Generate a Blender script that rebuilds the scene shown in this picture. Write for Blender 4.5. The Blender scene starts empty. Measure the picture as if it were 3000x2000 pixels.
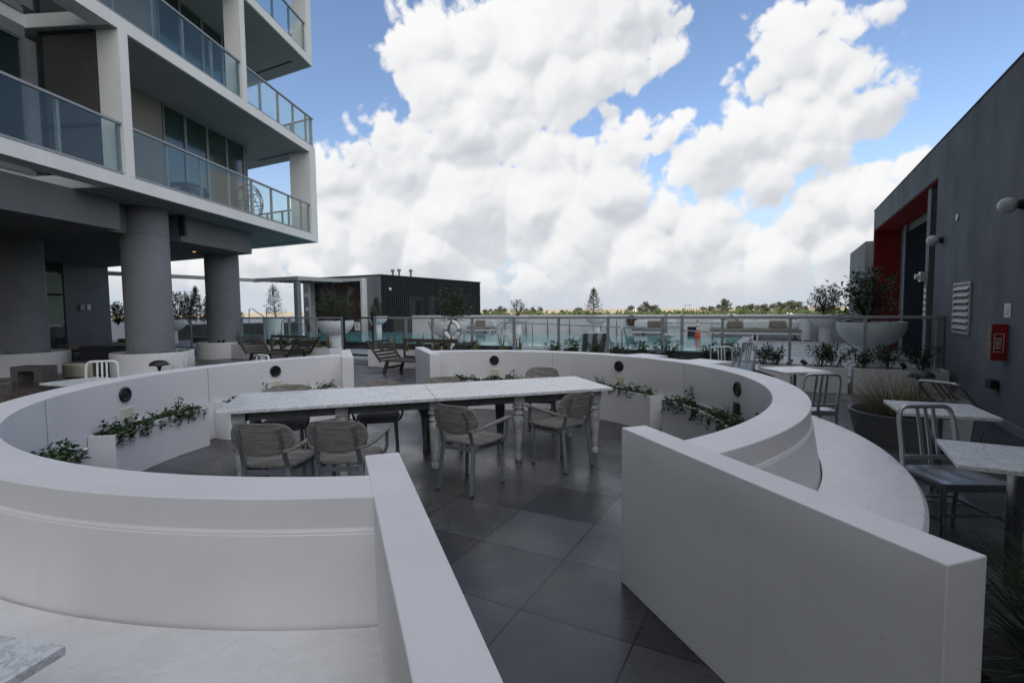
import bpy, bmesh, math, random
from mathutils import Vector, Matrix
R = math.radians
PI = math.pi
random.seed(7)
SC = bpy.context.scene
COL = SC.collection

# ------------------------------------------------------------------ camera
cam_d = bpy.data.cameras.new('camera'); cam = bpy.data.objects.new('camera', cam_d); COL.objects.link(cam)
cam_d.sensor_width = 36.0; cam_d.lens = 18.0; cam_d.clip_start = 0.05; cam_d.clip_end = 30000
pitch = math.atan(96/1500); roll = math.atan(0.0106)
fw = Vector((0, math.cos(pitch), -math.sin(pitch))); up0 = Vector((0, math.sin(pitch), math.cos(pitch))); r0 = Vector((1, 0, 0))
ix = math.cos(roll)*r0 - math.sin(roll)*up0; iy = math.sin(roll)*r0 + math.cos(roll)*up0
m = Matrix((ix, iy, -fw)).transposed().to_4x4(); m.translation = Vector((0, 0, 1.60))
cam.matrix_world = m
SC.camera = cam

# ------------------------------------------------------------------ light, sky, exposure
SUN_EL = R(40); SUN_DIR = Vector((-0.62*math.cos(SUN_EL), -0.785*math.cos(SUN_EL), math.sin(SUN_EL))).normalized()
sd = bpy.data.lights.new('sun', 'SUN'); sd.energy = 3.6; sd.angle = R(0.5); sd.color = (1.0, 0.95, 0.87)
sun = bpy.data.objects.new('sun', sd); COL.objects.link(sun)
sun.rotation_euler = SUN_DIR.to_track_quat('Z', 'Y').to_euler(); sun.location = (-30, -40, 60)
SC.view_settings.view_transform = 'Standard'; SC.view_settings.look = 'None'
SC.view_settings.gamma = 1.0; SC.view_settings.use_curve_mapping = False
SC.view_settings.exposure = 0.22
SC.cycles.use_denoising = True
SC.cycles.max_bounces = 8; SC.cycles.diffuse_bounces = 4; SC.cycles.glossy_bounces = 4; SC.cycles.transparent_max_bounces = 24
SC.cycles.caustics_reflective = False; SC.cycles.caustics_refractive = False

CLOUDS = [(-0.12,0.89,0.439,4.3),(-0.062,0.897,0.437,4.9),(0.027,0.899,0.437,5.1),(0.102,0.883,0.459,5.2),(0.177,0.863,0.473,4.5),(-0.014,0.922,0.387,5.6),(0.078,0.918,0.389,4.9),(0.149,0.903,0.403,3.8),(0.204,0.888,0.413,2.2),(0.242,0.88,0.409,1.7),(0.272,0.865,0.421,1.1),(-0.106,0.917,0.385,4.5),(-0.082,0.942,0.326,5.2),(0.004,0.944,0.331,4.3),(0.228,0.847,0.479,2.6),(-0.214,0.927,0.309,2.2),(-0.255,0.929,0.269,2.4),(-0.315,0.922,0.226,2.8),(-0.19,0.949,0.251,5.2),(-0.154,0.944,0.291,3.0),(0.051,0.96,0.275,4.1),(0.099,0.953,0.286,2.5),(0.128,0.952,0.276,1.9),(0.211,0.938,0.276,2.9),(0.193,0.939,0.286,2.2),(0.275,0.915,0.295,2.1),(0.287,0.908,0.306,1.5),(0.345,0.903,0.255,3.4),(0.399,0.873,0.281,3.4),(0.439,0.849,0.293,3.2),(0.484,0.825,0.292,3.2),(0.526,0.799,0.291,2.9),(0.549,0.782,0.295,2.0),(0.457,0.822,0.34,2.3),(0.512,0.793,0.331,2.3),(0.439,0.808,0.393,3.2),(0.415,0.83,0.372,2.3),(0.481,0.796,0.367,2.5),(0.497,0.773,0.394,1.7),(0.519,0.751,0.407,1.4),(0.482,0.839,0.252,3.1),(0.426,0.879,0.213,2.7),(-0.098,0.978,0.184,7.4),(0.052,0.982,0.183,6.2),(0.174,0.965,0.198,5.2),(0.277,0.947,0.165,3.1),(0.26,0.956,0.138,2.7),(0.127,0.983,0.133,6.4),(0.336,0.935,0.11,5.0),(0.374,0.914,0.158,2.0),(0.486,0.864,0.135,3.2),(0.515,0.842,0.16,3.1),(0.56,0.814,0.154,2.8),(0.599,0.784,0.164,2.3),(0.592,0.798,0.111,3.2),(0.537,0.839,0.084,3.6),(0.455,0.887,0.076,4.0),(-0.243,0.959,0.143,5.6),(-0.332,0.934,0.131,4.2),(-0.307,0.935,0.178,3.2),(-0.15,0.983,0.106,6.3),(0.248,0.965,0.085,5.9),(-0.611,0.79,0.061,2.4),(-0.556,0.827,0.079,2.4),(-0.501,0.863,0.07,2.6),(-0.436,0.895,0.09,3.0),(-0.367,0.927,0.074,2.9),(-0.289,0.955,0.069,2.8),(-0.193,0.979,0.063,3.2),(-0.078,0.995,0.059,3.0),(0.041,0.998,0.055,3.0),(0.158,0.986,0.05,2.9),(0.269,0.962,0.051,2.8),(0.37,0.928,0.051,2.6),(0.459,0.886,0.056,2.6),(0.528,0.847,0.064,2.3),(0.098,0.963,0.253,1.7),(0.128,0.955,0.269,1.7),(0.003,0.964,0.267,1.7),(0.167,0.962,0.215,2.3)]

def build_world():
    w = bpy.data.worlds.new('World'); SC.world = w; w.use_nodes = True
    nt = w.node_tree; N = nt.nodes; L = nt.links; N.clear()
    def n(t, **k):
        x = N.new(t)
        for a, b in k.items(): setattr(x, a, b)
        return x
    def mth(op, a, b=None, c=None):
        x = n('ShaderNodeMath', operation=op)
        for i, v in enumerate((a, b, c)):
            if v is None: continue
            if isinstance(v, (int, float)): x.inputs[i].default_value = v
            else: L.new(v, x.inputs[i])
        return x.outputs[0]
    tc = n('ShaderNodeTexCoord'); d = tc.outputs['Generated']
    sep = n('ShaderNodeSeparateXYZ'); L.new(d, sep.inputs[0])
    sky = n('ShaderNodeTexSky', sky_type='NISHITA'); sky.sun_disc = False; sky.sun_elevation = SUN_EL
    sky.sun_rotation = math.atan2(SUN_DIR.x, SUN_DIR.y); sky.altitude = 20; sky.air_density = 1.0; sky.dust_density = 0.6; sky.ozone_density = 1.6
    # coarse cloud masses: union of soft lobes at fixed compass directions
    wn = n('ShaderNodeTexNoise'); wn.inputs['Scale'].default_value = 9; wn.inputs['Detail'].default_value = 6; L.new(d, wn.inputs['Vector'])
    sc = n('ShaderNodeVectorMath', operation='MULTIPLY_ADD'); L.new(wn.outputs['Color'], sc.inputs[0]); sc.inputs[1].default_value = (.07, .07, .07); sc.inputs[2].default_value = (-.035, -.035, -.035)
    ad = n('ShaderNodeVectorMath', operation='ADD'); L.new(d, ad.inputs[0]); L.new(sc.outputs[0], ad.inputs[1])
    def lobes(src):
        c = None
        for (x, y, z, r) in CLOUDS:
            v = n('ShaderNodeVectorMath', operation='DISTANCE'); L.new(src, v.inputs[0]); v.inputs[1].default_value = (x, y, z)
            q = mth('SUBTRACT', math.radians(r)+.006, v.outputs['Value']); c = q if c is None else mth('MAXIMUM', c, q)
        return c
    cur = lobes(ad.outputs[0])
    up_ = n('ShaderNodeVectorMath', operation='ADD'); L.new(ad.outputs[0], up_.inputs[0]); up_.inputs[1].default_value = (-.008, 0, .018)
    lobe_light = mth('SUBTRACT', cur, lobes(up_.outputs[0]))          # sunny tops, grey bases of each mass
    gate = n('ShaderNodeMapRange'); L.new(sep.outputs['Y'], gate.inputs[0])
    gate.inputs[1].default_value = 0.70; gate.inputs[2].default_value = 0.55; gate.inputs[3].default_value = -0.5; gate.inputs[4].default_value = 0.0
    bn = n('ShaderNodeTexNoise'); bn.inputs['Scale'].default_value = 2.6; bn.inputs['Detail'].default_value = 2; L.new(d, bn.inputs['Vector'])
    back = mth('MAXIMUM', mth('MULTIPLY', sep.outputs['Y'], -1.0), 0.0)                      # behind the view, sunward: cloud added and brightened to lift the foreground
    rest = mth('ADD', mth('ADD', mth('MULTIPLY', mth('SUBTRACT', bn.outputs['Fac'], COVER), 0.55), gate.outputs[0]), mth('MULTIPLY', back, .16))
    cur = mth('MAXIMUM', cur, rest)
    # fine billows: the same group looked up at three directions gives the shading of the puffs
    g = bpy.data.node_groups.new('billows', 'ShaderNodeTree')
    g.interface.new_socket('Dir', in_out='INPUT', socket_type='NodeSocketVector'); g.interface.new_socket('Field', in_out='OUTPUT', socket_type='NodeSocketFloat')
    gi = g.nodes.new('NodeGroupInput'); go = g.nodes.new('NodeGroupOutput')
    def gm(op, a, b=None):
        x = g.nodes.new('ShaderNodeMath'); x.operation = op
        for i, v in enumerate((a, b)):
            if v is None: continue
            if isinstance(v, (int, float)): x.inputs[i].default_value = v
            else: g.links.new(v, x.inputs[i])
        return x.outputs[0]
    def nz(scale, det, rough, w=None):
        x = g.nodes.new('ShaderNodeTexNoise'); x.inputs['Scale'].default_value = scale; x.inputs['Detail'].default_value = det; x.inputs['Roughness'].default_value = rough; g.links.new(w or gi.outputs[0], x.inputs['Vector']); return x
    def puff(scale): return gm('ABSOLUTE', gm('SUBTRACT', nz(scale, 0, .5).outputs['Fac'], .5))
    p1 = puff(15); p2 = puff(34); p3 = puff(75); fn = nz(24, 8, .6)
    f = gm('ADD', gm('ADD', gm('MULTIPLY', p1, .105), gm('MULTIPLY', p2, .06)), gm('ADD', gm('MULTIPLY', p3, .022), gm('MULTIPLY', gm('SUBTRACT', fn.outputs['Fac'], .5), .085)))
    g.links.new(gm('SUBTRACT', f, .022), go.inputs[0])
    g.interface.new_socket('Puff', in_out='OUTPUT', socket_type='NodeSocketFloat')
    g.links.new(gm('ADD', gm('ADD', gm('MULTIPLY', p1, .10), gm('MULTIPLY', p2, .045)), gm('MULTIPLY', gm('SUBTRACT', nz(9, 1, .5).outputs['Fac'], .5), .09)), go.inputs[1])
    def look(o):
        G = n('ShaderNodeGroup'); G.node_tree = g
        if o is None: L.new(d, G.inputs[0])
        else:
            q = n('ShaderNodeVectorMath', operation='ADD'); L.new(d, q.inputs[0]); q.inputs[1].default_value = o; L.new(q.outputs[0], G.inputs[0])
        return G.outputs
    (b1, u1), (_, u2) = look(None), look((-.005, -.002, .011))
    f1 = mth('ADD', mth('MINIMUM', cur, 0.06), b1)
    al = n('ShaderNodeMapRange', interpolation_type='SMOOTHSTEP'); L.new(f1, al.inputs[0]); al.inputs[1].default_value = -0.009; al.inputs[2].default_value = 0.015
    # large scale light: tops of the masses bright, bases grey
    ln = n('ShaderNodeTexNoise'); ln.inputs['Scale'].default_value = 5; ln.inputs['Detail'].default_value = 2.5; ln.inputs['Roughness'].default_value = .55
    l2 = n('ShaderNodeVectorMath', operation='MULTIPLY'); L.new(d, l2.inputs[0]); l2.inputs[1].default_value = (1, 1, 1.7); L.new(l2.outputs[0], ln.inputs['Vector'])
    br = mth('ADD', mth('ADD', mth('ADD', mth('MULTIPLY', mth('SUBTRACT', u1, u2), 6.0), mth('MULTIPLY', lobe_light, 15.0)), mth('MULTIPLY', mth('SUBTRACT', ln.outputs['Fac'], .5), 1.1)), mth('SUBTRACT', .66, mth('MULTIPLY', mth('MAXIMUM', mth('MINIMUM', cur, .06), 0.0), 2.2)))
    ramp = n('ShaderNodeValToRGB'); L.new(br, ramp.inputs[0])
    e = ramp.color_ramp.elements
    e[0].position = 0.0; e[0].color = (.60, .625, .68, 1); e[1].position = 1.0; e[1].color = (1.02, 1.02, 1.02, 1)
    k = e.new(.34); k.color = (.73, .755, .795, 1); k = e.new(.66); k.color = (.93, .935, .95, 1)
    cs = n('ShaderNodeVectorMath', operation='SCALE'); L.new(ramp.outputs[0], cs.inputs[0]); ov = n('ShaderNodeMapRange', interpolation_type='SMOOTHSTEP'); L.new(sep.outputs['Z'], ov.inputs[0]); ov.inputs[1].default_value = .5; ov.inputs[2].default_value = .85; ov.inputs[4].default_value = .55      # extra gain for unseen overhead cloud, added to light the terrace
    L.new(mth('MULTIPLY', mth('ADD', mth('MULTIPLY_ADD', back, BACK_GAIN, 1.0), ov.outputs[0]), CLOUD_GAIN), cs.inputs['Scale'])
    ss = n('ShaderNodeVectorMath', operation='MULTIPLY'); L.new(sky.outputs[0], ss.inputs[0]); ss.inputs[1].default_value = SKY_TINT
    # pale humid air near the horizon, behind the clouds and a little in front of them
    hz = n('ShaderNodeMapRange', interpolation_type='SMOOTHSTEP'); L.new(sep.outputs['Z'], hz.inputs[0]); hz.inputs[1].default_value = 0.30; hz.inputs[2].default_value = 0.0; hz.inputs[3].default_value = 0; hz.inputs[4].default_value = 1
    m0 = n('ShaderNodeMix', data_type='RGBA'); L.new(hz.outputs[0], m0.inputs[0]); L.new(ss.outputs[0], m0.inputs[6]); m0.inputs[7].default_value = tuple(c*CLOUD_GAIN for c in (.60, .70, .82)) + (1,)
    mx = n('ShaderNodeMix', data_type='RGBA'); L.new(al.outputs[0], mx.inputs[0]); L.new(m0.outputs[2], mx.inputs[6]); L.new(cs.outputs[0], mx.inputs[7])
    h2 = n('ShaderNodeMapRange', interpolation_type='SMOOTHSTEP'); L.new(sep.outputs['Z'], h2.inputs[0]); h2.inputs[1].default_value = 0.085; h2.inputs[2].default_value = 0.0; h2.inputs[3].default_value = 0; h2.inputs[4].default_value = .85
    mh = n('ShaderNodeMix', data_type='RGBA'); L.new(h2.outputs[0], mh.inputs[0]); L.new(mx.outputs[2], mh.inputs[6]); mh.inputs[7].default_value = tuple(c*CLOUD_GAIN for c in (.66, .70, .765)) + (1,)
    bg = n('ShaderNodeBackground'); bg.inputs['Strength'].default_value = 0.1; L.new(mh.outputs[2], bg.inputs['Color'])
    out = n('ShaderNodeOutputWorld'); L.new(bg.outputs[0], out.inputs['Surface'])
    w.cycles.sampling_method = 'MANUAL'; w.cycles.sample_map_resolution = 512
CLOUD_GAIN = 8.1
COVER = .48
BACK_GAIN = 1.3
SKY_TINT = (1.50, 1.50, 1.58)
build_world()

# ------------------------------------------------------------------ frames of reference (plan of the roof terrace)
GU = Vector((.4695, .8829, 0)); GV = Vector((.8829, -.4695, 0))          # building grid: s along GU, t along GV
def g(s, t, z=0.0): return Vector((GU.x*s+GV.x*t, GU.y*s+GV.y*t, z))
FA = R(85.5); FD = Vector((math.cos(FA), math.sin(FA), 0)); FN = Vector((-math.sin(FA), math.cos(FA), 0)); FB = Vector((-7.57, 20.33, 0))
def fz(s, o, z=0.0): return FB + FD*s + FN*o + Vector((0, 0, z))          # tower facade: s along it, o inward
RC = Vector((-.85, 5.25, 0))                                             # centre of the round seating wall
def pol(r, a, z=0.0): return Vector((RC.x+r*math.cos(R(a)), RC.y+r*math.sin(R(a)), z))

# ------------------------------------------------------------------ object helpers
def tag(o, label=None, cat=None, group=None, kind=None):
    if label: o['label'] = label
    if cat: o['category'] = cat
    if group: o['group'] = group
    if kind: o['kind'] = kind
    return o
def thing(name, label, cat, loc=(0, 0, 0), rz=0, group=None):
    o = bpy.data.objects.new(name, None); COL.objects.link(o); o.location = loc; o.rotation_euler = (0, 0, rz)
    o.empty_display_size = .1
    return tag(o, label, cat, group)
def copy_tree(o, parent=None):
    c = o.copy(); COL.objects.link(c); c.parent = parent
    for ch in o.children:
        copy_tree(ch, c)
    return c
def dup(o, loc, rz=0, label=None, tilt=None):
    c = copy_tree(o); c.location = loc; c.rotation_euler = (0, 0, rz) if tilt is None else tilt
    if label: c['label'] = label
    return c

class MB:
    def __init__(s): s.v = []; s.f = []; s.sm = False
    def add(s, vs, fs):
        b = len(s.v); s.v += [tuple(x) for x in vs]; s.f += [tuple(b+i for i in q) for q in fs]; return s
    def frame(s, o, X, Y, Z, dx, dy, dz):        # box from origin o with edge vectors
        X = Vector(X)*dx; Y = Vector(Y)*dy; Z = Vector(Z)*dz; o = Vector(o)
        p = [o, o+X, o+X+Y, o+Y]; p += [q+Z for q in p]
        fl = [(0, 3, 2, 1), (4, 5, 6, 7), (0, 1, 5, 4), (1, 2, 6, 5), (2, 3, 7, 6), (3, 0, 4, 7)]
        if (X.cross(Y)).dot(Z) < 0: fl = [q[::-1] for q in fl]
        return s.add(p, fl)
    def box(s, c, d, rz=0):                      # centred in x,y ; z from c.z up
        X = Vector((math.cos(rz), math.sin(rz), 0)); Y = Vector((-math.sin(rz), math.cos(rz), 0)); c = Vector(c)
        return s.frame(c - X*d[0]/2 - Y*d[1]/2, X, Y, (0, 0, 1), d[0], d[1], d[2])
    def prism(s, pts, z0, z1):
        n = len(pts); a = sum(pts[i][0]*pts[(i+1) % n][1]-pts[(i+1) % n][0]*pts[i][1] for i in range(n))
        if a < 0: pts = pts[::-1]
        vs = [(p[0], p[1], z0) for p in pts]+[(p[0], p[1], z1) for p in pts]
        fs = [tuple(range(n))[::-1], tuple(range(n, 2*n))]+[(i, (i+1) % n, n+(i+1) % n, n+i) for i in range(n)]
        return s.add(vs, fs)
    def tube(s, path, r, k=8, caps=True, flat=None):
        path = [Vector(p) for p in path]; n = len(path); rs = r if isinstance(r, (list, tuple)) else [r]*n
        vs = []; prev = None
        for i in range(n):
            t = (path[min(i+1, n-1)]-path[max(i-1, 0)]).normalized()
            if prev is None:
                a = t.orthogonal().normalized() if abs(t.z) > .95 or flat is None else t.cross(Vector((0, 0, 1))).normalized()
            else:
                a = prev - t*prev.dot(t); a = a.normalized() if a.length > 1e-6 else t.orthogonal().normalized()
            prev = a; b = t.cross(a)
            for j in range(k):
                q = 2*PI*(j+.5)/k
                vs.append(path[i]+(a*math.cos(q)+b*math.sin(q))*rs[i])
        fs = [(i*k+j, i*k+(j+1) % k, (i+1)*k+(j+1) % k, (i+1)*k+j) for i in range(n-1) for j in range(k)]
        if caps: fs += [tuple(range(k))[::-1], tuple(range((n-1)*k, n*k))]
        return s.add(vs, fs)
    def bar(s, a, b, w, h, up=(0, 0, 1)):        # rectangular bar from a to b
        a = Vector(a); b = Vector(b); t = (b-a); l = t.length; t.normalize(); u = Vector(up); x = t.cross(u)
        if x.length < 1e-4: x = t.orthogonal()
        x.normalize(); y = x.cross(t).normalized()
        return s.frame(a-x*w/2-y*h/2, x, y, t, w, h, l)
    def lathe(s, prof, c=(0, 0, 0), k=24, a0=0, a1=360, caps=True):
        c = Vector(c); full = abs(a1-a0) >= 359.9; m = k if full else k+1; n = len(prof); vs = []
        for j in range(m):
            a = R(a0+(a1-a0)*j/k)
            for (r, z) in prof: vs.append((c.x+r*math.cos(a), c.y+r*math.sin(a), c.z+z))
        fs = []
        for j in range(k):
            j2 = (j+1) % m
            for i in range(n-1): fs.append((j*n+i, j2*n+i, j2*n+i+1, j*n+i+1))
        return s.add(vs, fs)
    def sweep(s, prof, r0c, a0, a1, k):          # closed profile (r,z) swept round RC-like centre, with end caps
        n = len(prof); vs = []
        for j in range(k+1):
            a = R(a0+(a1-a0)*j/k)
            for (r, z) in prof: vs.append((r0c.x+r*math.cos(a), r0c.y+r*math.sin(a), z))
        fs = [(j*n+i, (j+1)*n+i, (j+1)*n+(i+1) % n, j*n+(i+1) % n) for j in range(k) for i in range(n)]
        fs += [tuple(range(n)), tuple(range(k*n, k*n+n))[::-1]]
        return s.add(vs, fs)
    def disc(s, c, r, k=24, z=0):
        c = Vector(c); return s.add([(c.x+r*math.cos(2*PI*i/k), c.y+r*math.sin(2*PI*i/k), c.z) for i in range(k)], [tuple(range(k))])
    def leaf(s, p, d, nrm, l, w):
        d = d.normalized(); x = d.cross(nrm); x = x.normalized() if x.length > 1e-5 else d.orthogonal().normalized(); nn = x.cross(d)
        return s.add([p, p+d*l*.45+x*w*.5+nn*w*.18, p+d*l, p+d*l*.45-x*w*.5+nn*w*.18], [(0, 1, 2), (0, 2, 3)])
    def blade(s, p, d, side, l, w, droop, seg=4, curve=1.0):
        pts = []; q = Vector(p); dd = Vector(d).normalized()
        vs = []
        for i in range(seg+1):
            ww = w*(1-(i/seg)**1.6)*.5+.0004
            vs += [q-side*ww, q+side*ww]
            dd = (dd + Vector((d[0], d[1], 0))*droop*.6/seg - Vector((0, 0, droop/seg*(i+1)/seg*2))).normalized()
            q = q+dd*l/seg
        return s.add(vs, [(2*i, 2*i+1, 2*i+3, 2*i+2) for i in range(seg)])
    def build(s, name, mat, parent=None, smooth=None, bevel=0, seg=2):
        me = bpy.data.meshes.new(name); me.from_pydata(s.v, [], s.f); me.validate(); me.update()
        o = bpy.data.objects.new(name, me); COL.objects.link(o); o.parent = parent
        if mat: me.materials.append(mat)
        if smooth:
            me.polygons.foreach_set('use_smooth', [True]*len(me.polygons)); me.set_sharp_from_angle(angle=R(smooth))
        if bevel:
            b = o.modifiers.new('bevel', 'BEVEL'); b.width = bevel; b.segments = seg; b.limit_method = 'ANGLE'; b.angle_limit = R(50)
        return o
def fixn(o):
    bm = bmesh.new(); bm.from_mesh(o.data); bmesh.ops.recalc_face_normals(bm, faces=bm.faces); bm.to_mesh(o.data); bm.free(); return o

# ------------------------------------------------------------------ materials
def mat(name, col, rough=.6, scuff=0, metal=0, spec=.5, var=None, vscale=3, bump=0, bscale=40, stretch=(1, 1, 1), detail=6, coat=0, col2=None, lo=.35, hi=.65, coords='Object'):
    m = bpy.data.materials.new(name); m.use_nodes = True; nt = m.node_tree; N = nt.nodes; L = nt.links
    b = N['Principled BSDF']; b.inputs['Base Color'].default_value = (*col, 1); b.inputs['Roughness'].default_value = rough; b.inputs['Metallic'].default_value = metal
    b.inputs['Specular IOR Level'].default_value = spec
    if coat: b.inputs['Coat Weight'].default_value = coat
    geo = N.new('ShaderNodeNewGeometry') if coords == 'World' else N.new('ShaderNodeTexCoord')
    src = geo.outputs['Position'] if coords == 'World' else geo.outputs['Object']
    mp = N.new('ShaderNodeMapping'); mp.inputs['Scale'].default_value = stretch; L.new(src, mp.inputs[0])
    if col2 is None and var: col2 = tuple(c*(1-var) for c in col)
    if col2 is not None:
        n = N.new('ShaderNodeTexNoise'); n.inputs['Scale'].default_value = vscale; n.inputs['Detail'].default_value = detail; n.inputs['Roughness'].default_value = .6; L.new(mp.outputs[0], n.inputs['Vector'])
        mr = N.new('ShaderNodeMapRange'); mr.inputs[1].default_value = lo; mr.inputs[2].default_value = hi; L.new(n.outputs['Fac'], mr.inputs[0])
        mx = N.new('ShaderNodeMix'); mx.data_type = 'RGBA'; L.new(mr.outputs[0], mx.inputs[0]); mx.inputs[6].default_value = (*col, 1); mx.inputs[7].default_value = (*col2, 1)
        colr = mx.outputs[2]
        if scuff:                                  # scattered hairline marks, specks and drip stains
            na = N.new('ShaderNodeTexNoise'); na.inputs['Scale'].default_value = 16; na.inputs['Detail'].default_value = 9; na.inputs['Roughness'].default_value = .72; L.new(mp.outputs[0], na.inputs['Vector'])
            nb2 = N.new('ShaderNodeTexNoise'); nb2.inputs['Scale'].default_value = 2.1; nb2.inputs['Detail'].default_value = 2; L.new(mp.outputs[0], nb2.inputs['Vector'])
            sm = N.new('ShaderNodeMapRange'); sm.inputs[1].default_value = .63; sm.inputs[2].default_value = .70; L.new(na.outputs['Fac'], sm.inputs[0])
            sn = N.new('ShaderNodeMapRange'); sn.inputs[1].default_value = .48; sn.inputs[2].default_value = .62; sn.inputs[4].default_value = scuff; L.new(nb2.outputs['Fac'], sn.inputs[0])
            mu_ = N.new('ShaderNodeMath'); mu_.operation = 'MULTIPLY'; L.new(sm.outputs[0], mu_.inputs[0]); L.new(sn.outputs[0], mu_.inputs[1])
            dp = N.new('ShaderNodeMapping'); dp.inputs['Scale'].default_value = (9, 9, .55); L.new(src, dp.inputs[0])
            nd = N.new('ShaderNodeTexNoise'); nd.inputs['Scale'].default_value = 1.0; nd.inputs['Detail'].default_value = 5; L.new(dp.outputs[0], nd.inputs['Vector'])
            sd_ = N.new('ShaderNodeMapRange'); sd_.inputs[1].default_value = .60; sd_.inputs[2].default_value = .78; sd_.inputs[4].default_value = scuff*.22; L.new(nd.outputs['Fac'], sd_.inputs[0])
            mxa = N.new('ShaderNodeMath'); mxa.operation = 'MAXIMUM'; L.new(mu_.outputs[0], mxa.inputs[0]); L.new(sd_.outputs[0], mxa.inputs[1])
            ms2 = N.new('ShaderNodeMix'); ms2.data_type = 'RGBA'; L.new(mxa.outputs[0], ms2.inputs[0]); L.new(colr, ms2.inputs[6]); ms2.inputs[7].default_value = (.27, .25, .22, 1); colr = ms2.outputs[2]
        L.new(colr, b.inputs['Base Color'])
        rr = N.new('ShaderNodeMapRange'); rr.inputs[3].default_value = max(.03, rough-.08); rr.inputs[4].default_value = min(1, rough+.1); L.new(n.outputs['Fac'], rr.inputs[0]); L.new(rr.outputs[0], b.inputs['Roughness'])
    if bump:
        n2 = N.new('ShaderNodeTexNoise'); n2.inputs['Scale'].default_value = bscale; n2.inputs['Detail'].default_value = 4; L.new(mp.outputs[0], n2.inputs['Vector'])
        bp = N.new('ShaderNodeBump'); bp.inputs['Strength'].default_value = bump; bp.inputs['Distance'].default_value = .01; L.new(n2.outputs['Fac'], bp.inputs['Height']); L.new(bp.outputs[0], b.inputs['Normal'])
    return m
def glass(name, tint, refl=1.0, rough=.02):
    m = bpy.data.materials.new(name); m.use_nodes = True; nt = m.node_tree; N = nt.nodes; L = nt.links; N.clear()
    o = N.new('ShaderNodeOutputMaterial'); t = N.new('ShaderNodeBsdfTransparent'); t.inputs[0].default_value = (*tint, 1)
    gl = N.new('ShaderNodeBsdfGlossy'); gl.inputs['Roughness'].default_value = rough; gl.inputs['Color'].default_value = (refl, refl, refl, 1)
    fr = N.new('ShaderNodeFresnel'); fr.inputs['IOR'].default_value = 1.5; ge = N.new('ShaderNodeNewGeometry')      # a thin sheet reflects at its outer face only
    iv = N.new('ShaderNodeMath'); iv.operation = 'SUBTRACT'; iv.inputs[0].default_value = 1; L.new(ge.outputs['Backfacing'], iv.inputs[1])
    ml = N.new('ShaderNodeMath'); ml.operation = 'MULTIPLY'; L.new(fr.outputs[0], ml.inputs[0]); L.new(iv.outputs[0], ml.inputs[1])
    mx = N.new('ShaderNodeMixShader'); L.new(ml.outputs[0], mx.inputs[0]); L.new(t.outputs[0], mx.inputs[1]); L.new(gl.outputs[0], mx.inputs[2]); L.new(mx.outputs[0], o.inputs[0])
    return m
def leafmat(name, a, b_, rough=.45, transl=.25):
    m = bpy.data.materials.new(name); m.use_nodes = True; nt = m.node_tree; N = nt.nodes; L = nt.links
    b = N['Principled BSDF']; b.inputs['Roughness'].default_value = rough
    geo = N.new('ShaderNodeNewGeometry')
    mx = N.new('ShaderNodeMix'); mx.data_type = 'RGBA'; L.new(geo.outputs['Random Per Island'], mx.inputs[0]); mx.inputs[6].default_value = (*a, 1); mx.inputs[7].default_value = (*b_, 1)
    L.new(mx.outputs[2], b.inputs['Base Color'])
    t = N.new('ShaderNodeBsdfTranslucent'); L.new(mx.outputs[2], t.inputs[0])
    ms = N.new('ShaderNodeMixShader'); ms.inputs[0].default_value = transl; L.new(b.outputs[0], ms.inputs[1]); L.new(t.outputs[0], ms.inputs[2]); L.new(ms.outputs[0], N['Material Output'].inputs[0])
    return m

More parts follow.
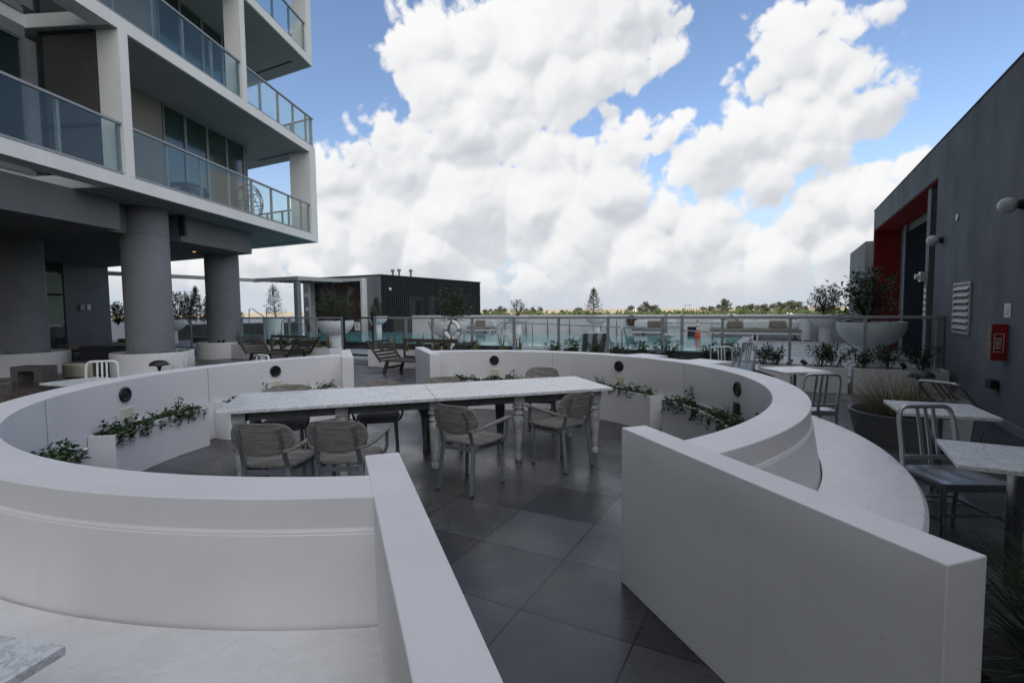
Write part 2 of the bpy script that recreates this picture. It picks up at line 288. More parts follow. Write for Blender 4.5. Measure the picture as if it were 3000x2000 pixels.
def tile_mat(name, size, origin, axis, cols, wet=.5, joint=(.012, .012, .013), rough=.42, jw=.005):
    """square stone tiles in rows of differing tone, in world plan coordinates"""
    m = bpy.data.materials.new(name); m.use_nodes = True; nt = m.node_tree; N = nt.nodes; L = nt.links
    b = N['Principled BSDF']
    def mth(op, a, b2=None, c=None):
        x = N.new('ShaderNodeMath'); x.operation = op
        for i, v in enumerate((a, b2, c)):
            if v is None: continue
            if isinstance(v, (int, float)): x.inputs[i].default_value = v
            else: L.new(v, x.inputs[i])
        return x.outputs[0]
    geo = N.new('ShaderNodeNewGeometry'); P = geo.outputs['Position']
    mp = N.new('ShaderNodeMapping'); mp.vector_type = 'TEXTURE'; mp.inputs['Location'].default_value = (*origin, 0); mp.inputs['Rotation'].default_value = (0, 0, axis); mp.inputs['Scale'].default_value = (size, size, size); L.new(P, mp.inputs[0])
    sp = N.new('ShaderNodeSeparateXYZ'); L.new(mp.outputs[0], sp.inputs[0])
    fx = mth('FLOOR', sp.outputs[0]); fy = mth('FLOOR', sp.outputs[1])
    cx = mth('ABSOLUTE', mth('SUBTRACT', mth('SUBTRACT', sp.outputs[0], fx), .5)); cy = mth('ABSOLUTE', mth('SUBTRACT', mth('SUBTRACT', sp.outputs[1], fy), .5))
    edge = mth('GREATER_THAN', mth('MAXIMUM', cx, cy), .5-jw/size)
    par = mth('PINGPONG', fx, 1.0)                                             # alternate rows
    cmb = N.new('ShaderNodeCombineXYZ'); L.new(fx, cmb.inputs[0]); L.new(fy, cmb.inputs[1])
    wn = N.new('ShaderNodeTexWhiteNoise'); wn.noise_dimensions = '2D'; L.new(cmb.outputs[0], wn.inputs['Vector'])
    tone = mth('ADD', mth('MULTIPLY', par, .45), mth('MULTIPLY', wn.outputs['Value'], .5))
    n1 = N.new('ShaderNodeTexNoise'); n1.inputs['Scale'].default_value = 2.2; n1.inputs['Detail'].default_value = 8; n1.inputs['Roughness'].default_value = .65; L.new(P, n1.inputs['Vector'])
    tone = mth('ADD', tone, mth('MULTIPLY', mth('SUBTRACT', n1.outputs['Fac'], .5), 1.5))
    mx = N.new('ShaderNodeMix'); mx.data_type = 'RGBA'; L.new(tone, mx.inputs[0]); mx.inputs[6].default_value = (*cols[0], 1); mx.inputs[7].default_value = (*cols[1], 1)
    mj = N.new('ShaderNodeMix'); mj.data_type = 'RGBA'; L.new(edge, mj.inputs[0]); L.new(mx.outputs[2], mj.inputs[6]); mj.inputs[7].default_value = (*joint, 1)
    # white scuffs and dried mineral spots
    n3 = N.new('ShaderNodeTexNoise'); n3.inputs['Scale'].default_value = 26; n3.inputs['Detail'].default_value = 7; n3.inputs['Roughness'].default_value = .7; L.new(P, n3.inputs['Vector'])
    n4 = N.new('ShaderNodeTexNoise'); n4.inputs['Scale'].default_value = 1.3; n4.inputs['Detail'].default_value = 2; L.new(P, n4.inputs['Vector'])
    sx = mth('MULTIPLY', mth('GREATER_THAN', n3.outputs['Fac'], .665), mth('GREATER_THAN', n4.outputs['Fac'], .5))
    mk = N.new('ShaderNodeMix'); mk.data_type = 'RGBA'; L.new(mth('MULTIPLY', sx, .28), mk.inputs[0]); L.new(mj.outputs[2], mk.inputs[6]); mk.inputs[7].default_value = (.42, .41, .4, 1)
    L.new(mk.outputs[2], b.inputs['Base Color'])
    n2 = N.new('ShaderNodeTexNoise'); n2.inputs['Scale'].default_value = .8; n2.inputs['Detail'].default_value = 6; L.new(P, n2.inputs['Vector'])
    mr = N.new('ShaderNodeMapRange'); mr.inputs[1].default_value = .35; mr.inputs[2].default_value = .65; mr.inputs[3].default_value = rough-wet*.3; mr.inputs[4].default_value = rough+.12; L.new(n2.outputs['Fac'], mr.inputs[0])
    L.new(mth('ADD', mr.outputs[0], mth('MULTIPLY', mth('SUBTRACT', n3.outputs['Fac'], .5), .25)), b.inputs['Roughness'])
    bp = N.new('ShaderNodeBump'); bp.inputs['Strength'].default_value = .25; bp.inputs['Distance'].default_value = .004
    L.new(mth('SUBTRACT', mth('MULTIPLY', n3.outputs['Fac'], .3), mth('MULTIPLY', edge, 1.0)), bp.inputs['Height']); L.new(bp.outputs[0], b.inputs['Normal'])
    return m

def marble_mat(name, base, vein, scale=6, rough=.28):
    m = bpy.data.materials.new(name); m.use_nodes = True; nt = m.node_tree; N = nt.nodes; L = nt.links
    b = N['Principled BSDF']; b.inputs['Roughness'].default_value = rough
    tc = N.new('ShaderNodeNewGeometry')
    n0 = N.new('ShaderNodeTexNoise'); n0.inputs['Scale'].default_value = scale*.6; n0.inputs['Detail'].default_value = 5; L.new(tc.outputs['Position'], n0.inputs['Vector'])
    mpv = N.new('ShaderNodeVectorMath'); mpv.operation = 'MULTIPLY_ADD'; L.new(n0.outputs['Color'], mpv.inputs[0]); mpv.inputs[1].default_value = (.5, .5, .5); L.new(tc.outputs['Position'], mpv.inputs[2])
    n1 = N.new('ShaderNodeTexNoise'); n1.inputs['Scale'].default_value = scale; n1.inputs['Detail'].default_value = 10; n1.inputs['Roughness'].default_value = .68; L.new(mpv.outputs[0], n1.inputs['Vector'])
    ab = N.new('ShaderNodeMath'); ab.operation = 'SUBTRACT'; L.new(n1.outputs['Fac'], ab.inputs[0]); ab.inputs[1].default_value = .5
    a2 = N.new('ShaderNodeMath'); a2.operation = 'ABSOLUTE'; L.new(ab.outputs[0], a2.inputs[0])
    mr = N.new('ShaderNodeMapRange'); mr.inputs[1].default_value = .0; mr.inputs[2].default_value = .055; mr.inputs[3].default_value = .75; mr.inputs[4].default_value = 0; L.new(a2.outputs[0], mr.inputs[0])
    n2 = N.new('ShaderNodeTexNoise'); n2.inputs['Scale'].default_value = scale*7; n2.inputs['Detail'].default_value = 6; L.new(mpv.outputs[0], n2.inputs['Vector'])
    mr2 = N.new('ShaderNodeMapRange'); mr2.inputs[1].default_value = .5; mr2.inputs[2].default_value = .75; mr2.inputs[3].default_value = 0; mr2.inputs[4].default_value = .55; L.new(n2.outputs['Fac'], mr2.inputs[0])
    ad = N.new('ShaderNodeMath'); ad.operation = 'MAXIMUM'; L.new(mr.outputs[0], ad.inputs[0]); L.new(mr2.outputs[0], ad.inputs[1])
    mx = N.new('ShaderNodeMix'); mx.data_type = 'RGBA'; L.new(ad.outputs[0], mx.inputs[0]); mx.inputs[6].default_value = (*base, 1); mx.inputs[7].default_value = (*vein, 1); L.new(mx.outputs[2], b.inputs['Base Color'])
    rr = N.new('ShaderNodeMapRange'); rr.inputs[3].default_value = rough-.1; rr.inputs[4].default_value = rough+.2; L.new(n2.outputs['Fac'], rr.inputs[0]); L.new(rr.outputs[0], b.inputs['Roughness'])
    return m

M = {}
M['white'] = mat('white_stucco', (.765, .765, .795), .62, scuff=.34, var=.09, vscale=1.6, bump=.18, bscale=130)
M['whitesm'] = mat('white_moulded', (.775, .77, .80), .5, scuff=.32, var=.08, vscale=1.3, bump=.12, bscale=110)
M['seatstone'] = marble_mat('bench_stone', (.76, .76, .785), (.68, .68, .70), 3, .28)
M['marble'] = marble_mat('marble_top', (.76, .775, .80), (.36, .38, .41), 9.5, .24)
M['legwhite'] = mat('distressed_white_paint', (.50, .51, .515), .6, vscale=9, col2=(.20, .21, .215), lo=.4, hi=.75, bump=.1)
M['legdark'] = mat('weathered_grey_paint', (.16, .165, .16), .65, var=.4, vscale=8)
M['teak'] = mat('weathered_teak', (.285, .265, .245), .75, vscale=6, stretch=(1, 9, 9), col2=(.15, .138, .126), bump=.25, bscale=25)
M['teakseat'] = mat('weathered_teak_seat', (.29, .27, .25), .75, vscale=5, stretch=(1.2, 10, 6), col2=(.145, .132, .12), bump=.3, bscale=25)
M['alugrey'] = mat('grey_aluminium', (.22, .245, .27), .45, metal=.35, var=.2, vscale=10)
M['alu'] = mat('brushed_aluminium', (.50, .51, .54), .34, metal=.85, var=.15, vscale=14, stretch=(1, 1, 6))
M['aluwhite'] = mat('white_painted_metal', (.72, .73, .76), .4, var=.08)
M['steel'] = mat('stainless_steel', (.45, .45, .45), .28, metal=.95, var=.2, vscale=20)
M['rail'] = mat('grey_powder_coat', (.27, .285, .31), .5, metal=.2, var=.12, vscale=8)
M['black'] = mat('black_metal', (.012, .012, .013), .45, var=.3)
M['darkgrey'] = mat('dark_grey_metal', (.028, .031, .036), .6, spec=.2, var=.25)
M['greywall'] = mat('grey_stucco_wall', (.175, .188, .21), .8, spec=.25, vscale=1.3, stretch=(1, 1, .45), col2=(.115, .125, .142), bump=.2, bscale=70, lo=.38, hi=.7)
M['greywall2'] = mat('mid_grey_stucco', (.23, .24, .255), .8, vscale=.9, stretch=(1, 1, .3), col2=(.16, .17, .185), bump=.15, bscale=60)
M['column'] = mat('grey_painted_concrete', (.21, .22, .24), .75, vscale=.8, col2=(.165, .175, .195), bump=.08, bscale=50)
M['towerwhite'] = mat('white_painted_concrete', (.72, .715, .71), .65, scuff=.5, vscale=.7, stretch=(1, 1, .5), col2=(.60, .60, .60), bump=.06, bscale=60, lo=.4, hi=.75)
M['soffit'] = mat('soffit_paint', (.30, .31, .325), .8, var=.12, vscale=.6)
M['towergrey'] = mat('tower_grey_wall', (.17, .18, .195), .8, var=.2, vscale=.7)
M['taupe'] = mat('taupe_wall', (.22, .205, .195), .8, var=.15, vscale=.8)
M['red'] = mat('red_painted_wall', (.35, .028, .032), .7, spec=.2, var=.3, vscale=1.5)
M['redmetal'] = mat('red_enamel', (.33, .012, .014), .4, var=.2, vscale=4)
M['soil'] = mat('planting_soil', (.035, .026, .02), .95, var=.5, vscale=30, bump=.8, bscale=60)
M['glassrail'] = glass('railing_glass', (.945, .97, .97), .9)
M['glassbal'] = glass('balcony_glass', (.85, .92, .905), 1.0)
M['glassdark'] = mat('window_glass_dark', (.018, .034, .034), .06, spec=.8, var=.3, vscale=.7)
M['glassgreen'] = mat('window_glass_green', (.028, .055, .047), .08, spec=.8, var=.3, vscale=.6)
M['curtain'] = mat('pale_roller_blind', (.30, .36, .28), .7, var=.1)
M['mesh'] = None
M['sign'] = mat('sign_white', (.7, .7, .7), .5, var=.06)
M['ink'] = mat('sign_ink', (.05, .05, .055), .6)
M['globe'] = mat('opal_glass', (.62, .64, .68), .35, var=.05)
M['orange'] = mat('orange_plastic', (.78, .09, .02), .5, var=.15)
M['stripeW'] = mat('white_band', (.78, .78, .78), .5)
M['cushion'] = mat('taupe_cushion', (.23, .205, .185), .9, var=.2, vscale=10)
M['canvasgrey'] = mat('grey_canvas', (.12, .125, .13), .85, var=.2)
M['canvaswhite'] = mat('white_canvas', (.72, .74, .76), .8, var=.08)
M['darkwood'] = mat('dark_weathered_wood', (.03, .026, .024), .75, vscale=5, stretch=(8, 8, 8), col2=(.075, .066, .06), bump=.3)
M['bark'] = mat('bark', (.07, .055, .042), .9, var=.4, vscale=20, bump=.5)
M['leaf'] = leafmat('shrub_leaf', (.020, .040, .014), (.055, .085, .026))
M['leafred'] = leafmat('red_tipped_leaf', (.022, .040, .015), (.12, .035, .028))
M['ivy'] = leafmat('ivy_leaf', (.018, .042, .012), (.06, .10, .028), .4)
M['snake'] = leafmat('snake_plant_leaf', (.05, .055, .02), (.17, .15, .045), .4, .1)
M['grass'] = leafmat('fountain_grass_blade', (.09, .10, .045), (.26, .21, .12), .6)
M['grassred'] = leafmat('dry_grass_blade', (.07, .045, .03), (.16, .09, .055), .6)
M['strap'] = leafmat('strappy_green_leaf', (.012, .030, .010), (.030, .060, .018), .35)
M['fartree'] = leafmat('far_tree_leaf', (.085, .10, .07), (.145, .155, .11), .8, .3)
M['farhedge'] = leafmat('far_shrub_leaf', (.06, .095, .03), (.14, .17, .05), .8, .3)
M['concrete'] = mat('polished_concrete', (.13, .125, .13), .5, var=.3, vscale=6, bump=.1)
M['tan'] = mat('tan_upholstery', (.21, .19, .165), .85, var=.2)
M['doordark'] = mat('dark_bronze_door', (.022, .025, .028), .8, spec=0.0, var=.25)
M['corr'] = mat('charcoal_cladding', (.022, .024, .028), .7, spec=.2, var=.2, vscale=2)
M['deck'] = tile_mat('terrace_tiles', .609, (.027, 2.633), R(62), ((.034, .0345, .036), (.092, .092, .095)), wet=.65, rough=.38)
M['pooldeck'] = tile_mat('pool_deck_tiles', .609, (.027, 2.633), R(62), ((.24, .245, .255), (.36, .365, .375)), wet=.6, rough=.45, joint=(.05, .05, .05))
# ================================================================== SETTING
def struct(o): return tag(o, kind='structure')
def ground_mat():
    m = bpy.data.materials.new('marsh_grassland'); m.use_nodes = True; nt = m.node_tree; N = nt.nodes; L = nt.links; b = N['Principled BSDF']; b.inputs['Roughness'].default_value = .95; b.inputs['Specular IOR Level'].default_value = .1
    geo = N.new('ShaderNodeNewGeometry')
    n = N.new('ShaderNodeTexNoise'); n.inputs['Scale'].default_value = .0018; n.inputs['Detail'].default_value = 8; L.new(geo.outputs['Position'], n.inputs['Vector'])
    r = N.new('ShaderNodeValToRGB'); L.new(n.outputs['Fac'], r.inputs[0]); e = r.color_ramp.elements
    e[0].position = .3; e[0].color = (.33, .27, .19, 1); e[1].position = .7; e[1].color = (.42, .35, .25, 1)
    ln = N.new('ShaderNodeVectorMath'); ln.operation = 'LENGTH'; L.new(geo.outputs['Position'], ln.inputs[0])
    n2 = N.new('ShaderNodeTexNoise'); n2.inputs['Scale'].default_value = .02; n2.inputs['Detail'].default_value = 6; L.new(geo.outputs['Position'], n2.inputs['Vector'])
    ad = N.new('ShaderNodeMath'); ad.operation = 'MULTIPLY_ADD'; L.new(n2.outputs['Fac'], ad.inputs[0]); ad.inputs[1].default_value = 700; L.new(ln.outputs['Value'], ad.inputs[2])
    mr = N.new('ShaderNodeMapRange'); mr.inputs[1].default_value = 1150; mr.inputs[2].default_value = 1450; L.new(ad.outputs[0], mr.inputs[0])
    mx = N.new('ShaderNodeMix'); mx.data_type = 'RGBA'; L.new(mr.outputs[0], mx.inputs[0]); mx.inputs[6].default_value = (.13, .15, .06, 1); L.new(r.outputs[0], mx.inputs[7]); L.new(mx.outputs[2], b.inputs['Base Color'])
    return m
ZG = -20.0
gm_ = MB(); gm_.disc((0, 0, ZG), 9000, 160); struct(gm_.build('ground', ground_mat()))
def st(*pts): return [tuple(g(s, t)[:2]) for s, t in pts]
b = MB(); b.prism(st((-26, 14), (-26, -46), (11.5, -46), (11.5, 14)), ZG, 0); struct(b.build('terrace', M['deck']))
b = MB(); b.prism(st((11.5, 14), (11.5, -46), (38, -46), (38, -20.0), (25.62, -20.0), (25.62, 14)), ZG, .13); struct(b.build('pool_deck', M['pooldeck']))
b = MB(); b.prism(st((11.44, -10.62), (11.44, -11.95), (11.5, -11.95), (11.5, -10.62)), .0, .10); b.prism(st((11.36, -10.62), (11.36, -11.95), (11.44, -11.95), (11.44, -10.62)), .0, .012); struct(b.build('step_riser', M['greywall2']))

# pool: raised basin, water, dark tiled wall
PS0, PS1, PT0, PT1 = 14.5, 21.6, -25.2, -1.38
b = MB(); w_ = .16
b.prism(st((PS0, PT0), (PS0, PT1), (PS0+w_, PT1), (PS0+w_, PT0)), .0, .385)
b.prism(st((PS1-w_, PT0), (PS1-w_, PT1), (PS1, PT1), (PS1, PT0)), .0, .385)
b.prism(st((PS0+w_, PT0), (PS0+w_, PT0+w_), (PS1-w_, PT0+w_), (PS1-w_, PT0)), .0, .385)
struct(b.build('pool_wall', mat('black_pool_tile', (.018, .020, .021), .3, var=.4, vscale=8)))
b = MB(); b.prism(st((PS0, PT1), (PS0, PT1+.30), (PS1, PT1+.30), (PS1, PT1)), .0, .42); b.prism(st((PS0, PT1+.30), (PS0, PT1+1.0), (PS1, PT1+1.0), (PS1, PT1+.30)), .0, .20)
struct(b.build('pool_edge', mat('grey_pool_coping', (.26, .27, .28), .4, var=.2, vscale=4)))
def water_mat():
    m = bpy.data.materials.new('pool_water'); m.use_nodes = True; nt = m.node_tree; N = nt.nodes; L = nt.links; b = N['Principled BSDF']
    b.inputs['Base Color'].default_value = (.11, .37, .38, 1); b.inputs['Roughness'].default_value = .03; b.inputs['Specular IOR Level'].default_value = .32; b.inputs['IOR'].default_value = 1.33
    geo = N.new('ShaderNodeNewGeometry'); n = N.new('ShaderNodeTexNoise'); n.inputs['Scale'].default_value = 3.2; n.inputs['Detail'].default_value = 3; L.new(geo.outputs['Position'], n.inputs['Vector'])
    bp = N.new('ShaderNodeBump'); bp.inputs['Strength'].default_value = .22; bp.inputs['Distance'].default_value = .02; L.new(n.outputs['Fac'], bp.inputs['Height']); L.new(bp.outputs[0], b.inputs['Normal'])
    return m
b = MB(); b.prism(st((PS0+w_-.01, PT0+w_-.01), (PS0+w_-.01, PT1-.002), (PS1-w_+.01, PT1-.002), (PS1-w_+.01, PT0+w_-.01)), .2, .40); struct(b.build('pool_water', water_mat()))

# ================================================================== APARTMENT TOWER (left)
tower = thing('apartment_tower', 'white and grey apartment tower with glass balconies standing on round grey columns', 'building', FB)
EA = R(152); ED = Vector((math.cos(EA), math.sin(EA), 0))
inv = tower.matrix_world.inverted()
def tb(mb, name, m, parent=tower, **k):
    o = mb.build(name, m, parent, **k)
    base = FB
    for vtx in o.data.vertices: vtx.co -= base
    return o
def fpoly(pts): return [tuple(fz(s, o)[:2]) for s, o in pts]
def fbox(mb, s0, s1, o0, o1, z0, z1): return mb.prism(fpoly([(s0, o0), (s1, o0), (s1, o1), (s0, o1)]), z0, z1)
endp = lambda k: (k*math.cos(EA-FA), k*math.sin(EA-FA))
ZB = [4.27+3.345*i for i in range(17)]
for i, z in enumerate(ZB):
    b = MB()
    if i < 3:                                     # left of the screen wall only a rim of slab runs past an open void
        b.prism(fpoly([(-9.3, 0), (0, 0), endp(20), (-9.3, 18)]), z, z+.275); fbox(b, -18.0, -9.301, 0, .44, z, z+.275); fbox(b, -18.0, -9.301, 1.9, 18, z, z+.275); b.prism(fpoly([(-52, 0), (-18.001, 0), (-18.001, 18), (-52, 18)]), z, z+.275)
    else: b.prism(fpoly([(-52, 0), (0, 0), endp(20), (-52, 18)]), z, z+.275)
    o = tb(b, 'floor_slab', M['towerwhite'])
    if i < 3:
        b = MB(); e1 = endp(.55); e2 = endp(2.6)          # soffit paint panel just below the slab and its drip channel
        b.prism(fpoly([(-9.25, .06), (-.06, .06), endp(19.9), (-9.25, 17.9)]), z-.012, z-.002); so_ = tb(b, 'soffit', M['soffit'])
        b = MB(); p0 = fz(*endp(.5)); b.bar(fz(-.52, .55, z-.016), fz(-.52+2.2*math.cos(EA-FA), .55+2.2*math.sin(EA-FA), z-.016), .10, .006); tb(b, 'drip_channel', M['darkgrey'])
# window walls and solid walls behind the balconies
def window_panel(s0, s1, o, z0, z1, m, frame=.05):
    b = MB(); fbox(b, s0+frame, s1-frame, o, o+.03, z0+frame, z1-frame); p = tb(b, 'window_pane', m)
    b = MB()
    fbox(b, s0, s0+frame, o-.03, o+.08, z0, z1); fbox(b, s1-frame, s1, o-.03, o+.08, z0, z1); fbox(b, s0+frame, s1-frame, o-.03, o+.08, z0, z0+frame); fbox(b, s0+frame, s1-frame, o-.03, o+.08, z1-frame, z1)
    f = tb(b, 'window_frame', M['alugrey']); p.parent = f; return f
for i in range(3):
    z0, z1 = ZB[i]+.275, ZB[i+1]-.012
    for a, c in ((-5.4, -4.5), (-4.5, -3.5), (-3.5, -2.5), (-2.5, -1.5)): window_panel(a, c, 2.0, z0, z1, M['glassgreen'])
    b = MB(); fbox(b, -8.9, -5.4, 2.0, 2.3, z0, z1); tb(b, 'wall', M['taupe'])
    b = MB(); b.prism(fpoly([(-1.5, 1.98), (-1.3, 1.98), (-1.3+endp(9)[0], 2.0+endp(9)[1]-.4), (-1.5+endp(9)[0], 2.0+endp(9)[1])]), z0, z1); tb(b, 'wall', M['towergrey'])
    # left bay: windows nearer the camera, with blinds
    for k in range(9):
        s1 = -9.42-1.15*k; window_panel(s1-1.15, s1, 1.9, z0+.12, z1-.25, M['glassdark'] if k else M['glassdark'])
    b = MB(); fbox(b, -21.0, -9.36, 1.86, 2.3, z0, z0+.12); fbox(b, -21.0, -9.36, 1.86, 2.3, z1-.25, z1); fbox(b, -9.42, -9.2, 1.8, 2.3, z0+.12, z1-.25); tb(b, 'wall', M['column'])
    b = MB(); fbox(b, -52, -21.0, 1.9, 2.3, z0, z1); tb(b, 'wall', M['towergrey'])
for i in range(3, 16):
    b = MB(); b.prism(fpoly([(-51.5, 1.9), (-1.4, 1.9), (-1.4+endp(17)[0], 1.9+endp(17)[1]), (-51.5, 17.5)]), ZB[i]+.275, ZB[i+1]); tb(b, 'wall', M['towergrey'])
# insulating woven mesh screen between the two bays (lowest balcony floors)
def mesh_mat():
    m = bpy.data.materials.new('woven_mesh'); m.use_nodes = True; nt = m.node_tree; N = nt.nodes; L = nt.links; b = N['Principled BSDF']; b.inputs['Roughness'].default_value = .7
    geo = N.new('ShaderNodeTexCoord'); sp = N.new('ShaderNodeSeparateXYZ'); L.new(geo.outputs['Object'], sp.inputs[0])
    def line(s, f):
        a = N.new('ShaderNodeMath'); a.operation = 'MULTIPLY'; L.new(s, a.inputs[0]); a.inputs[1].default_value = f
        c = N.new('ShaderNodeMath'); c.operation = 'FRACT'; L.new(a.outputs[0], c.inputs[0]); d = N.new('ShaderNodeMath'); d.operation = 'GREATER_THAN'; L.new(c.outputs[0], d.inputs[0]); d.inputs[1].default_value = .62; return d.outputs[0]
    mxm = N.new('ShaderNodeMath'); mxm.operation = 'MAXIMUM'; L.new(line(sp.outputs[0], 24), mxm.inputs[0]); L.new(line(sp.outputs[2], 24), mxm.inputs[1])
    mx = N.new('ShaderNodeMix'); mx.data_type = 'RGBA'; L.new(mxm.outputs[0], mx.inputs[0]); mx.inputs[6].default_value = (.02, .022, .025, 1); mx.inputs[7].default_value = (.085, .085, .085, 1); L.new(mx.outputs[2], b.inputs['Base Color'])
    return m
M['mesh'] = mesh_mat()
for i in range(2):
    z0, z1 = ZB[i]+.275, ZB[i+1]-.012
    b = MB(); fbox(b, -9.12, -9.09, .52, 1.80, z0, z1-.06); tb(b, 'mesh_screen', M['mesh'])
    b = MB(); fbox(b, -9.15, -9.06, .52, 1.80, z1-.06, z1); fbox(b, -9.15, -9.06, 1.72, 1.80, z0, z1-.06); fbox(b, -9.155, -9.122, .52, 1.72, z0+1.06, z0+1.13); tb(b, 'screen_frame', M['darkgrey'])
# white frame posts
def post(s0, s1, o1, i):
    b = MB(); fbox(b, s0, s1, -.003, o1, ZB[i]+.275, ZB[i+1]); tb(b, 'frame_post', M['towerwhite'])
post(-9.10, -8.86, .50, 0); post(-.48, 0, .80, 0); post(-4.66, -4.42, .50, 1); post(-.42, .0, .55, 2); post(-9.6, -9.36, .5, 2); post(-13.6, -13.36, .5, 1); post(-17.6, -17.36, .5, 0)
# balcony railings
def railing(sa, sb, posts, i, o=.07):
    z = ZB[i]+.275; b = MB()
    b.prism(fpoly([(sa, o-.035), (sb, o-.035), (sb, o+.035), (sa, o+.035)]), z+1.07, z+1.12)
    b.prism(fpoly([(sa, o-.02), (sb, o-.02), (sb, o+.02), (sa, o+.02)]), z+.03, z+.075)
    ps = sorted(set([sa+.03] + list(posts) + [sb-.03]))
    for p in ps: fbox(b, p-.03, p+.03, o+.012, o+.075, z, z+1.07)
    r = tb(b, 'balcony_railing', M['rail'])
    for a, c in zip(ps[:-1], ps[1:]):
        b = MB(); fbox(b, a+.006, c-.006, o-.008, o+.008, z+.075, z+1.07); tb(b, 'glass_pane', M['glassbal'], r)
    return r
railing(-8.86, -.50, [-7.75, -6.55, -5.37, -4.25, -3.12, -2.0, -1.1], 0)
railing(-17.36, -9.10, [-10.5, -11.75, -13, -14.25, -15.5], 0)
railing(-4.42, .0, [-3.55, -2.48, -1.46, -.5], 1); railing(-13.36, -4.66, [-5.9, -7.0, -8.0, -9.1, -10.3, -11.5, -12.5], 1)
railing(-9.36, -.42, [-1.5, -2.6, -3.7, -4.8, -5.9, -7.0, -8.1], 2)
for i in range(3):                                           # returns along the end of each balcony
    z = ZB[i]+.275; b = MB(); A = fz(-.06, .1); off = Vector((0, 0, 0))
    k0 = .9 if i == 0 else .05
    P0 = fz(-.08+endp(k0)[0], .1+endp(k0)[1]); P1 = fz(-.08+endp(5.5)[0], .1+endp(5.5)[1])
    b.bar(P0+Vector((0, 0, z+1.095)), P1+Vector((0, 0, z+1.095)), .06, .05)
    n_ = 5
    for k in range(n_+1):
        p = P0.lerp(P1, k/n_); b.box((p.x, p.y, z), (.06, .06, 1.07), EA)
    r = tb(b, 'balcony_railing', M['rail'])
    for k in range(n_):
        a = P0.lerp(P1, k/n_+.008); c = P0.lerp(P1, (k+1)/n_-.008); b = MB(); b.bar(a+Vector((0, 0, z+.57)), c+Vector((0, 0, z+.57)), .012, .98); tb(b, 'glass_pane', M['glassbal'], r)
# lower ceiling block under the tower, columns, ground floor walls
b = MB(); b.prism(fpoly([(-52, 1.05), (-8.15, 1.05), (-8.15, 1.38), (-6.15, 1.38), (-6.15, 1.05), (-2.8, 1.05), (-2.8+endp(9.5)[0], 1.05+endp(9.5)[1]), (-52, 10)]), 3.55, 4.256); tb(b, 'ceiling_block', M['towergrey'])
b = MB(); fbox(b, -6.22, -6.12, .9, 1.05, 3.7, 4.25); tb(b, 'downpipe_box', M['darkgrey'])
def column(x, y, r, z1=4.256):
    b = MB(); b.lathe([(r, .1), (r, 3.56), (r-.012, 3.562), (r-.012, 3.578), (r, 3.58), (r, z1)], (x, y, 0), 56); tb(b, 'column', M['column'], smooth=40)
COLS = [(-13.13, 13.75, .53), (-9.47, 13.4, .53), (-10.07, 17.95, .53)]
for c in COLS: column(*c)
b = MB(); wl = [Vector((-16.9, 22.35, 0)), Vector((-17.42, 20.05, 0))]
def wallseg(mb, a, c, z0, z1, th=.2):
    d = (c-a).normalized(); nn = Vector((d.y, -d.x, 0)); mb.prism([tuple(p[:2]) for p in (a, c, c-nn*th, a-nn*th)], z0, z1)
wallseg(b, Vector((-17.42, 20.05, 0)), Vector((-17.28, 22.1, 0)), 0, 3.56); tb(b, 'wall', M['towergrey'])
b = MB(); wallseg(b, Vector((-19.5, 12.2, 0)), Vector((-17.62, 19.27, 0)), 0, 3.56); wallseg(b, Vector((-17.28, 22.1, 0)), Vector((-24, 26, 0)), 0, 3.56); tb(b, 'wall', M['towergrey'])
b = MB(); wallseg(b, Vector((-17.60, 19.33, 0)), Vector((-17.44, 19.98, 0)), .06, 1.1, .04); d_ = tb(b, 'door', M['glassdark'])
b = MB(); wallseg(b, Vector((-17.60, 19.33, 0)), Vector((-17.44, 19.98, 0)), 1.16, 3.1, .04); tb(b, 'door_blind', M['curtain'], d_)
b = MB(); wallseg(b, Vector((-17.62, 19.27, 0)), Vector((-17.60, 19.33, 0)), 0, 3.2, .12); wallseg(b, Vector((-17.44, 19.98, 0)), Vector((-17.42, 20.05, 0)), 0, 3.2, .12); wallseg(b, Vector((-17.62, 19.27, 0)), Vector((-17.42, 20.05, 0)), 3.2, 3.56, .12); wallseg(b, Vector((-17.585, 19.36, 0)), Vector((-17.455, 19.95, 0)), 2.28, 2.36, -.03); tb(b, 'door_frame', M['darkgrey'], d_)
# small warm recessed downlight glowing in that ceiling
dl = MB(); dl.lathe([(0, 0), (.05, 0)], (0, 0, 0), 16)
em = bpy.data.materials.new('lamp_glow'); em.use_nodes = True; pb = em.node_tree.nodes['Principled BSDF']; pb.inputs['Emission Color'].default_value = (1, .62, .25, 1); pb.inputs['Emission Strength'].default_value = 2.2
lt = thing('ceiling_light', 'small warm recessed downlight glowing in the dark ceiling between two round columns', 'lamp', (-10.26, 16.74, 3.545))
o = dl.build('bulb', em, lt); o = MB().lathe([(.05, .001), (.075, .001), (.075, .004)], (0, 0, 0), 20).build('trim', M['rail'], lt)
# plaques on the shaded wall
for k, (dx, w2) in enumerate(((0.0, .16), (.26, .14))):
    a = Vector((-17.30+dx*.22, 20.58+dx, 0)); b = MB(); wallseg(b, a, a+Vector((.22, .97, 0))*w2, 1.72, 1.95, -.03)
    tag(b.build('wall_sign', M['sign'] if k else M['alugrey']), ('small pale plaque on the dark wall beside the tall door, right of its pair', 'small grey plaque on the dark wall beside the tall door, left of its pair')[1-k], 'sign', 'plaques by the tower door')

